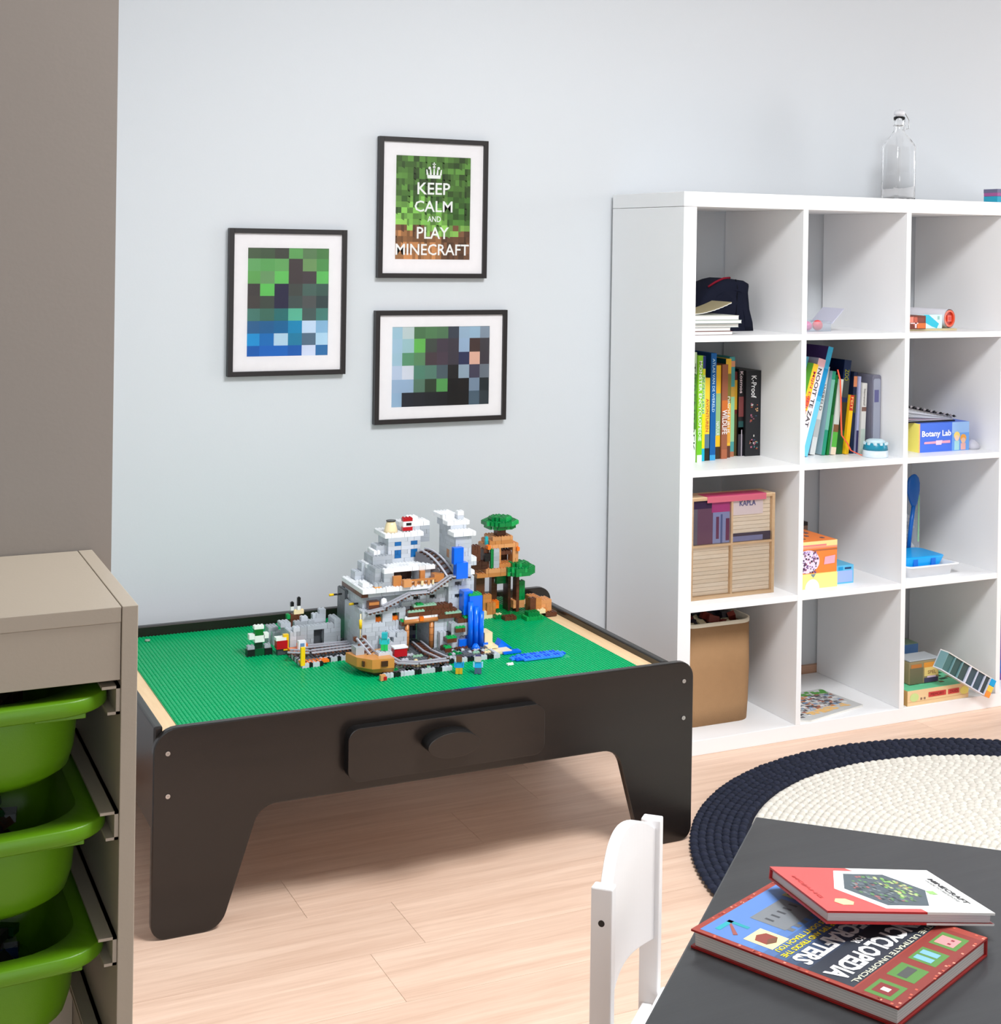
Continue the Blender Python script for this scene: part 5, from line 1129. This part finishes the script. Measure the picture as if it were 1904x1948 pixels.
bp = MB(); bp.box(cx0+fr, cx1-fr, cy1-.006, cy1-.002, Z3+fr, cz1-fr, (225, 195, 150)); bp.build('back_board', MCRATE, t)
yi = cy0+.010
n = 10
for (xa, xb, za, zb_, nn) in ((cx0+fr+.001, xm-.004, Z3+fr+.0005, zm-.004, 12), (xm+.004, cx1-fr-.001, Z3+fr+.0005, zm-.004, 12), (xm+.004, cx1-fr-.001, zm+.004, cz1-fr-.0005, 11)):
    for k in range(nn):
        a = za+(zb_-za)*k/nn; c = za+(zb_-za)*(k+1)/nn
        box('plank', MPLK, xa, xb, yi+.0006*(k % 2), yi+.05, a+.0004, c-.0004, t)
pr = MB(); pr.box(cx0+fr+.001, xm-.004, yi-.002, yi, zm+.004, cz1-fr-.001, (118, 82, 108))
pr.box(cx0+fr+.001, cx0+fr+.016, yi-.0026, yi-.002, zm+.004, cz1-fr-.001, (110, 108, 125)); pr.box(cx0+fr+.001, cx0+fr+.062, yi-.0028, yi-.002, cz1-fr-.022, cz1-fr-.001, (62, 40, 82)); pr.box(cx0+fr+.060, xm-.004, yi-.003, yi-.002, cz1-fr-.034, cz1-fr-.001, (190, 70, 140))
pr.box(cx0+fr+.064, xm-.004, yi-.0026, yi-.002, zm+.004, cz1-fr-.034, (150, 160, 205)); pr.box(cx0+fr+.074, cx0+fr+.083, yi-.003, yi-.002, zm+.016, cz1-fr-.046, (120, 66, 100)); pr.box(xm-.016, xm-.005, yi-.003, yi-.002, zm+.010, cz1-fr-.052, (120, 60, 95)); pr.box(cx0+fr+.088, cx0+fr+.094, yi-.003, yi-.002, zm+.004, cz1-fr-.040, (95, 110, 160))
pr.build('purple_print', MPRT, t)
pr = MB(); pr.box(xm+.004, cx1-fr-.026, yi-.003, yi-.001, cz1-fr-.046, cz1-fr-.004, (240, 226, 230)); pr.box(xm+.004, cx1-fr-.001, yi-.003, yi-.001, zm+.004, zm+.026, (70, 62, 85)); pr.box(xm+.004, cx1-fr-.026, yi-.0035, yi-.003, zm+.004, zm+.018, (135, 140, 185)); pr.build('label_sheet', MPRT, t)
lettering('KAPLA', (xm+.026, yi-.0037, cz1-fr-.022), Rx, Uz, .052, .014, (95, 95, 150), t, bold=0.02)
pr = MB(); pr.box(cx0+.050, cx1-.030, cy0-.0008, cy0-.0002, cz1-.0155, cz1+.0006, (240, 130, 155)); pr.box(cx0+.050, cx1-.030, cy0-.0008, cy0+.05, cz1+.0003, cz1+.0009, (225, 80, 130)); pr.build('pink_band', MPRT, t)
pr = MB(); pr.poly([(cx0, cy0-.0012, Z3+.001), (cx1, cy0-.0012, Z3+.001), (cx1, cy0-.0012, cz1), (cx0, cy0-.0012, cz1)], (255, 255, 255)); pr.build('clear_wrap', MGLZ, t)

# third row, second cell
t = thing('orange_game_box', 'orange card game box with a dotted white picture, on top of the yellow box', 'box', (0.48, 0.1, 0.43))
zo = Z3+.0405
b = MB(); b.box(0.412, 0.5415, 0.052, 0.24, zo, zo+.088, (245, 135, 62)); b.box(0.412, 0.5415, 0.0515, 0.052, zo+.073, zo+.088, (245, 220, 150)); b.box(0.412, 0.5415, 0.0514, 0.052, zo+.068, zo+.073, (240, 150, 120)); b.box(0.412, 0.505, 0.0512, 0.0518, zo+.074, zo+.079, (240, 130, 130)); b.box(0.412, 0.5415, 0.0513, 0.052, zo+.061, zo+.065, (175, 105, 70)); b.build('carton', MPRT, t)
b = MB(); r2 = random.Random(4); b.poly([(0.442+.040*math.cos(a), 0.0509, zo+.033+.032*math.sin(a)) for a in [2*math.pi*i/20 for i in range(20)]], (232, 215, 240))
for i in range(130):
    x = 0.412+r2.random()*.064; z = zo+.002+r2.random()*.058; q = .0012+.0016*r2.random()
    b.poly([(x-q, .0505-i*1e-6, z-q), (x+q, .0505-i*1e-6, z-q), (x+q, .0505-i*1e-6, z+q), (x-q, .0505-i*1e-6, z+q)], r2.choice(((80, 50, 90), (120, 80, 140), (60, 40, 60), (245, 235, 245), (150, 90, 110), (170, 140, 200))))
b.poly([(0.497, .0508, zo+.022), (0.533, .0508, zo+.024), (0.535, .0508, zo+.046), (0.500, .0508, zo+.043)], (225, 170, 190)); b.build('print', MPRT, t)
b = MB()
for i in range(14): x = .42+r2.random()*.1; y_ = .07+r2.random()*.14; b.box(x, x+.009, y_, y_+.012, zo+.0881, zo+.0895, r2.choice(((120, 100, 90), (90, 85, 100), (160, 150, 150), (110, 90, 60))))
b.build('lid_print', MPRT, t, kind='stuff')
t = thing('yellow_game_box', 'pale yellow box under the orange one in the third row', 'box', (0.48, 0.1, Z3))
b = MB(); b.box(0.402, 0.5395, 0.046, 0.24, Z3, Z3+.0403, (252, 236, 140)); b.box(0.402, 0.425, 0.0456, 0.046, Z3, Z3+.0403, (250, 240, 110)); b.poly([(0.455+.024*math.cos(a), 0.0455, Z3+.0004+.026*math.sin(a)) for a in [math.pi*i/14 for i in range(15)]], (235, 225, 235)); b.poly([(0.449, .0453, Z3+.0400), (0.466, .0453, Z3+.0400), (0.458, .0453, Z3+.030)], (120, 140, 150)); b.build('carton', MPRT, t)
t = thing('blue_game_box', 'small bright blue card box right of the yellow box', 'box', (0.58, 0.1, Z3))
b = MB(); b.box(0.541, 0.6085, 0.064, 0.20, Z3, Z3+.051, (95, 190, 235)); b.box(0.541, 0.5415, 0.064, 0.2, Z3, Z3+.051, (20, 140, 190)); b.box(0.548, 0.605, 0.0636, 0.064, Z3+.004, Z3+.036, (160, 185, 240)); b.box(0.556, 0.572, 0.0634, 0.0638, Z3+.038, Z3+.047, (20, 150, 215)); b.box(0.578, 0.600, 0.0634, 0.0638, Z3+.040, Z3+.045, (30, 60, 110)); b.build('carton', MPRT, t)
for i in range(16):
    pass
t = thing('brown_block', 'small brown and black box standing behind, at the left of the orange box', 'box', (0.43, 0.28, Z3))
b = MB(); b.box(0.592, 0.620, 0.30, 0.33, Z3, Z3+.128, (135, 105, 90)); b.box(0.5918, 0.6202, 0.2998, 0.3302, Z3+.118, Z3+.1285, (40, 30, 30)); b.build('carton', MPRT, t)

# third row, third cell: clear jar, blue scoop, white tray with blue insert
t = thing('white_tray', 'white plastic tray in the third row, third cell', 'tray', (0.86, 0.12, Z3))
def rim_(x0, x1, y0, y1, z, r): return [(p[0], p[1], z) for p in rr(x0, x1, y0, y1, r, 4)]
MB().loft([rim_(.79, .945, .045, .20, Z3, .012), rim_(.782, .952, .038, .207, Z3+.028, .014), rim_(.782, .968, .030, .215, Z3+.030, .016), rim_(.782, .968, .030, .215, Z3+.033, .016), rim_(.786, .949, .041, .204, Z3+.033, .013), rim_(.792, .943, .047, .198, Z3+.004, .011)], (240, 242, 246)).build('tray', MPL, t)
t = thing('blue_mould', 'bright blue plastic mould lying in the white tray', 'toy', (0.85, 0.12, Z3+.01))
b = MB(); b.loft([rim_(.795, .905, .055, .165, Z3+.0045, .02), rim_(.785, .930, .048, .175, Z3+.054, .022), rim_(.795, .922, .055, .168, Z3+.056, .02)], (10, 165, 240)); b.build('mould_body', MPL, t, 0.001)
b = MB()
for x in (.808, .872): b.box(x, x+.016, .0475, .060, Z3+.018, Z3+.05, (0, 110, 215))
b.build('mould_grooves', MPL, t, kind='stuff')
t = thing('clear_canister', 'tall clear plastic canister with white foam bits behind the blue mould', 'jar', (0.86, 0.26, Z3))
b = MB(); b.loft([rim_(.855, .975, .217, .33, Z3, .01), rim_(.855, .975, .217, .33, Z3+.203, .01), rim_(.857, .973, .219, .328, Z3+.203, .01), rim_(.857, .973, .219, .328, Z3+.003, .01)], (0, 0, 0), True, True, False); b.build('canister_wall', MCLR, t)
b = MB(); b.box(.962, .9665, .2160, .2167, Z3+.06, Z3+.20, (150, 210, 160)); b.build('green_edge', MPL, t, label='pale green edge strip')
b = MB(); r3 = random.Random(8)
for i in range(260): b.M = Matrix.Translation((r3.uniform(.870, .960), r3.uniform(.234, .312), Z3+.014+r3.random()*(.118+.02*math.sin(i)))) @ Matrix.Rotation(r3.random()*3, 4, 'X') @ Matrix.Rotation(r3.random()*3, 4, 'Z'); b.box(-.008, .008, -.006, .006, -.005, .005, r3.choice(((240, 238, 236), (228, 226, 232), (232, 236, 226))))
b.M = None; tag(b.build('foam_bits', MPAP), 'white foam bits filling the lower part of the clear canister', 'foam', kind='stuff')
t = thing('blue_scoop', 'big dark blue plastic scoop standing up in the third cell', 'scoop', (0.82, 0.2, Z3+.12))
b = MB()
rings = []
for z, rx, oy in ((.560, .003, 0), (.567, .009, 0), (.584, .015, .002), (.609, .0205, .004), (.632, .0205, .004), (.648, .016, .003), (.657, .008, .001), (.660, .002, 0)):
    rings.append([(0.921+rx*1.15*math.cos(a), 0.187+oy+.010*rx/.02*math.sin(a), z) for a in [2*math.pi*i/20 for i in range(20)]])
b.loft(rings, (0, 92, 175)); b.build('scoop_bowl', MPL, t)
MB().tube([(.920, .187, .565), (.912, .189, .50), (.904, .192, Z3+.012)], .0065, (10, 100, 190), 10).build('handle', MPL, t)

# fourth row
Z4 = 0.0392
t = thing('paper_bag', 'tall brown kraft paper bag with a cream rim in the bottom left cell', 'bag', (0.2, 0.18, Z4))
def bag_ring(z, g, fl=0.0):
    x0, x1, y0, y1 = .075-g, .300+g, .095-g, .31+g; pts = []
    for p in rr(x0, x1, y0, y1, .045, 6):
        pts.append((p[0], p[1], z+fl*(1 if p[1] < .2 else .6)))
    return pts
zt = .306
b = MB(); b.loft([bag_ring(Z4, 0.0), bag_ring(Z4+.05, .002), bag_ring(.18, .0035), bag_ring(zt, .002), bag_ring(zt, -.0006), bag_ring(.18, .001), bag_ring(Z4+.004, -.003)], (0, 0, 0)); b.build('bag_body', MKRAFT, t)
b = MB(); b.loft([bag_ring(zt-.001, .0028), bag_ring(zt+.009, .0030), bag_ring(zt+.009, -.0012), bag_ring(zt-.012, -.0014)], (236, 228, 208), False, False); b.build('rim_band', MCLO, t, label='cream rim band')
b = MB(); r4 = random.Random(6)
for i in range(150): b.M = Matrix.Translation((r4.uniform(.115, .258), r4.uniform(.135, .268), .24+r4.random()*.078)) @ Matrix.Rotation(r4.random()*3, 4, 'X') @ Matrix.Rotation(r4.random()*3, 4, 'Z'); b.box(-.016, .016, -.010, .010, -.007, .007, r4.choice(((28, 26, 34), (36, 34, 48), (30, 26, 26), (225, 215, 180), (60, 52, 40), (110, 40, 30), (28, 26, 34))))
b.M = None; tag(b.build('bag_toys', MPL), 'jumble of dark and cream toy pieces filling the kraft bag', 'toys', kind='stuff')
# magazine flat in the second cell
t = thing('magazine', 'colourful magazine lying flat alone in the bottom second cell', 'magazine', (0.53, 0.12, Z4))
q = [(.400, .020), (.430, .006), (.646, .060), (.624, .232), (.420, .225)]
b = MB(); b.prism(q, 'z', Z4, Z4+.0045, (225, 222, 215)); b.build('pages', MPAP, t)
b = MB(); b.prism(q, 'z', Z4+.0046, Z4+.005, (196, 197, 196)); r5 = random.Random(12)
for i in range(330):
    x = .42+r5.random()*.2; y_ = .03+r5.random()*.19; 
    if x < .62 and y_ > .03+.22*(x-.42) and y_ < .222:
        c = r5.choice(((70, 70, 76), (225, 225, 225), (120, 150, 185), (205, 130, 80), (95, 90, 95), (160, 100, 80), (140, 140, 145), (190, 195, 200)))
        if y_ > .19: c = (80, 150, 60)
        if y_ < .06+.2*(x-.42) and x > .45: c = (235, 190, 120)
        b.poly([(x-.008*r5.random()-.003, y_-.004, Z4+.0051+i*1e-6), (x+.008, y_-.005, Z4+.0051+i*1e-6), (x+.007, y_+.006, Z4+.0051+i*1e-6), (x-.006, y_+.005, Z4+.0051+i*1e-6)], c)
b.build('cover', MPRT, t)
# third cell: game box, tin, card boxes, slanted tray
t = thing('wooden_game_box', 'flat pale wooden game box with red label panels in the bottom third cell', 'box', (0.88, 0.15, Z4))
gx0, gx1, gy0, gy1, gz1 = .7595, .981, .006, .24, Z4+.043
b = MB(); b.box(gx0, gx1, gy0, gy1, Z4, gz1, (240, 208, 160)); b.box(gx0-.0004, gx0, gy0, gy1, Z4, gz1, (200, 160, 100)); b.box(gx0, gx1, gy0, gy1, gz1, gz1+.0008, (110, 210, 160)); b.box(gx0, gx1, gy0-.0004, gy0, Z4+.010, Z4+.011, (210, 170, 120)); b.build('box_body', MPRT, t, 0.0006, 1)
b = MB()
for a in ((.075, .138, .022, .038), (.146, .186, .022, .038)): b.box(gx0+a[0], gx0+a[1], gy0-.001, gy0-.0002, Z4+a[2]-.004, Z4+a[3]-.006, (208, 70, 68))
for (cx_, c) in ((.024, (205, 225, 150)), (.206, (245, 235, 130))): b.poly([(gx0+cx_+.016*math.cos(a), gy0-.0006, Z4+.023+.012*math.sin(a)) for a in [2*math.pi*i/16 for i in range(16)]], c)
for x in (.046, .058): b.box(gx0+x, gx0+x+.006, gy0-.0008, gy0-.0002, Z4+.014, Z4+.020, (150, 120, 100))
b.build('label_panels', MPRT, t)
lettering('MEMORY', (gx0+.082, gy0-.0013, Z4+.021), Rx, Uz, .048, .008, (130, 30, 35), t); lettering('DUO', (gx0+.152, gy0-.0013, Z4+.021), Rx, Uz, .028, .008, (130, 30, 35), t)
b = MB()
for i in range(40):
    x = gx0+.01+r5.random()*.2; y_ = gy0+.02+r5.random()*.19; b.box(x, x+.014, y_, y_+.012, gz1+.0009, gz1+.0012+.0001*(i % 3), r5.choice(((30, 90, 45), (90, 150, 60), (20, 60, 40), (120, 90, 50), (150, 220, 190), (40, 110, 120))) if x > gx0+.1 else (120, 220, 175))
b.build('lid_print', MPRT, t, kind='stuff')
zt_ = gz1+.0016
for (nm, lb, x0, x1, y0, y1, h, c, bands) in (
    ('tin', 'tall tin with gold, cream and purple picture panels on the wooden game box', .797, .862, .045, .11, .066, (150, 135, 100), ((.0, .45, .0, .75, (112, 108, 84)), (.04, .4, .75, .92, (190, 120, 60)), (.48, 1, .72, .95, (225, 150, 60)), (.5, .98, .3, .72, (235, 205, 130)), (.5, .98, .0, .22, (70, 62, 96)), (.6, .9, .22, .3, (225, 195, 225)))),):
    t = thing(nm, lb, 'tin', ((x0+x1)/2, (y0+y1)/2, zt_))
    x1 = .905; b = MB(); b.box(x0, x1, y0, y1, zt_, zt_+h, c); b.build('tin_body', MPRT, t, 0.003)
    b = MB()
    for a in bands: b.box(x0+.002+(x1-x0-.004)*a[0], x0+.002+(x1-x0-.004)*a[1], y0-.0007, y0, zt_+.002+(h-.006)*a[2], zt_+.002+(h-.006)*a[3], a[4])
    b.build('picture_panels', MPRT, t)
    lettering('SPEL', (x0+.066, y0-.001, zt_+.026), Rx, Uz, .030, .010, (130, 90, 60), t)
    b = MB(); b.box(x0-.0008, x1+.0008, y0-.0008, y1+.0008, zt_+h+.0002, zt_+h+.004, (170, 175, 180)); b.build('lid', MPRT, t, 0.001)
t = thing('blue_card_box', 'dark blue card box behind and left of the tin', 'box', (.80, .18, zt_))
b = MB(); b.box(.775, .915, .150, .215, zt_, zt_+.082, (60, 95, 140)); b.box(.775, .915, .1496, .150, zt_, zt_+.05, (50, 40, 90)); b.box(.775, .81, .1494, .1496, zt_+.04, zt_+.08, (20, 110, 190)); b.box(.775, .915, .150, .215, zt_+.0821, zt_+.084, (95, 115, 95)); b.build('carton', MPRT, t)
t = thing('slanted_tray', 'long white divided tray with dark teal compartments, tilted down to the shelf', 'tray', (1.0, .09, Z4))
M = Matrix.Translation((1.016, -.030, .0455)) @ Matrix.Rotation(math.radians(30.0), 4, 'Y')
L_, H_ = .195, .055
b = MB(); b.M = M; b.box(-L_, 0, 0, .035, 0, .003, (225, 228, 240)); b.box(-L_, 0, 0, .035, H_-.003, H_, (228, 225, 222)); b.box(-L_, 0, .031, .035, .003, H_-.003, (190, 195, 205))
for k, x in enumerate((-L_, -.163, -.131, -.0995, -.066, -.034, -.0125)): b.box(x, x+(.006 if k == 3 else .0028), 0, .031, .003, H_-.003, (215, 220, 240) if k > 2 else (120, 160, 165))
b.M = None; b.build('tray_frame', MPL, t)
b = MB(); b.M = M
for k, x in enumerate((-.1915, -.160, -.128, -.093, -.063, -.031)): b.box(x, x+(.0265 if k < 5 else .018), .004, .030, .0035, H_-.0035, ((70, 115, 115), (52, 88, 88), (58, 82, 84), (62, 84, 96), (56, 80, 96), (58, 72, 78))[k])
b.M = None; b.build('teal_tiles', MPL, t, kind='stuff')
for nm, x0, x1, z0, z1, c, lb in (('cyan_cube', -.0095, .010, .034, .054, (10, 165, 225), 'bright blue end square'), ('yellow_cube', -.0095, .010, .016, .0335, (250, 205, 80), 'yellow end square'), ('orange_cube', -.0095, .010, .0, .0155, (250, 150, 60), 'orange end square')):
    b = MB(); b.M = M; b.box(x0, x1, -.002, .02, z0, z1, c); b.M = None; b.build(nm, MPL, t, 0.001, label=lb)
b = MB(); b.ball((1.055, .15, Z4+.062), .017, (40, 110, 45), 10, 6, .6); b.cyl((1.055, .15, Z4), .013, .056, (40, 90, 40), 10)
tag(b.build('green_pot', MPL), 'small dark green toy tree behind the tilted tray', 'toy')
# fourth column, just entering the frame
t = thing('purple_box', 'purple and blue box at the left of the bottom fourth cell', 'box', (1.2, .15, Z4))
b = MB(); b.box(1.165, 1.40, .10, .33, Z4, Z4+.16, (110, 70, 150)); b.box(1.165, 1.40, .0995, .10, Z4+.02, Z4+.06, (60, 90, 170)); b.build('carton', MPRT, t, .001, 1)

# on top: bottle and colourful box
ZT = 1.4682
t = thing('swing_top_bottle', 'clear glass swing-top bottle standing on top of the shelving unit', 'bottle', (0.862, 0.21, ZT))
bc = (0.862, 0.21)
def sq(h, r, z): return [(p[0], p[1], z) for p in rr(bc[0]-h, bc[0]+h, bc[1]-h, bc[1]+h, r, 6)]
oz = [(.036, .008, 0), (.0385, .012, .004), (.0385, .012, .155), (.036, .018, .166), (.030, .024, .178), (.022, .0215, .190), (.0165, .0163, .200), (.0150, .0148, .222), (.0170, .0168, .226), (.0170, .0168, .238), (.0150, .0148, .240)]
oz = [(a, b_, c*1.05) for a, b_, c in oz]
iz = [(.0120, .0118, .2401), (.0120, .0118, .202), (.020, .019, .188), (.028, .022, .176), (.0345, .017, .163), (.036, .0105, .152), (.036, .0105, .012), (.032, .008, .009)]
iz = [(a, b_, c*1.05) for a, b_, c in iz]
MB().loft([sq(h, r, ZT+z) for h, r, z in oz+iz], (0, 0, 0)).build('glass_body', MGLS, t)
MB().lathe([(.0001, 0), (.0110, 0), (.0110, .003), (.0165, .005), (.0165, .012), (.012, .018), (.0001, .019)], (bc[0], bc[1], ZT+.2525), (225, 226, 230), 20).build('stopper', MPL, t, label='pale stopper')
MB().tube([(bc[0]+.017, bc[1], ZT+.215), (bc[0]+.036, bc[1], ZT+.218), (bc[0]+.036, bc[1], ZT+.243), (bc[0]+.022, bc[1], ZT+.262), (bc[0], bc[1], ZT+.2725)], .0011, (150, 150, 150), 8).build('wire_bail', MMET, t)
MB().tube([(bc[0]+.017*math.cos(a), bc[1]+.017*math.sin(a), ZT+.225) for a in [2*math.pi*i/20 for i in range(21)]], .0012, (150, 150, 150), 6).build('wire_ring', MMET, t)
t = thing('small_bright_box', 'small teal and pink box on top of the shelving unit near the frame edge', 'box', (1.21, .17, ZT))
b = MB(); b.box(1.182, 1.26, .14, .20, ZT, ZT+.024, (40, 165, 195)); b.box(1.182, 1.26, .14, .20, ZT+.0241, ZT+.044, (170, 90, 150)); b.box(1.1815, 1.2605, .1395, .2005, ZT+.034, ZT+.046, (110, 110, 140)); b.build('carton', MPRT, t, .001, 1)
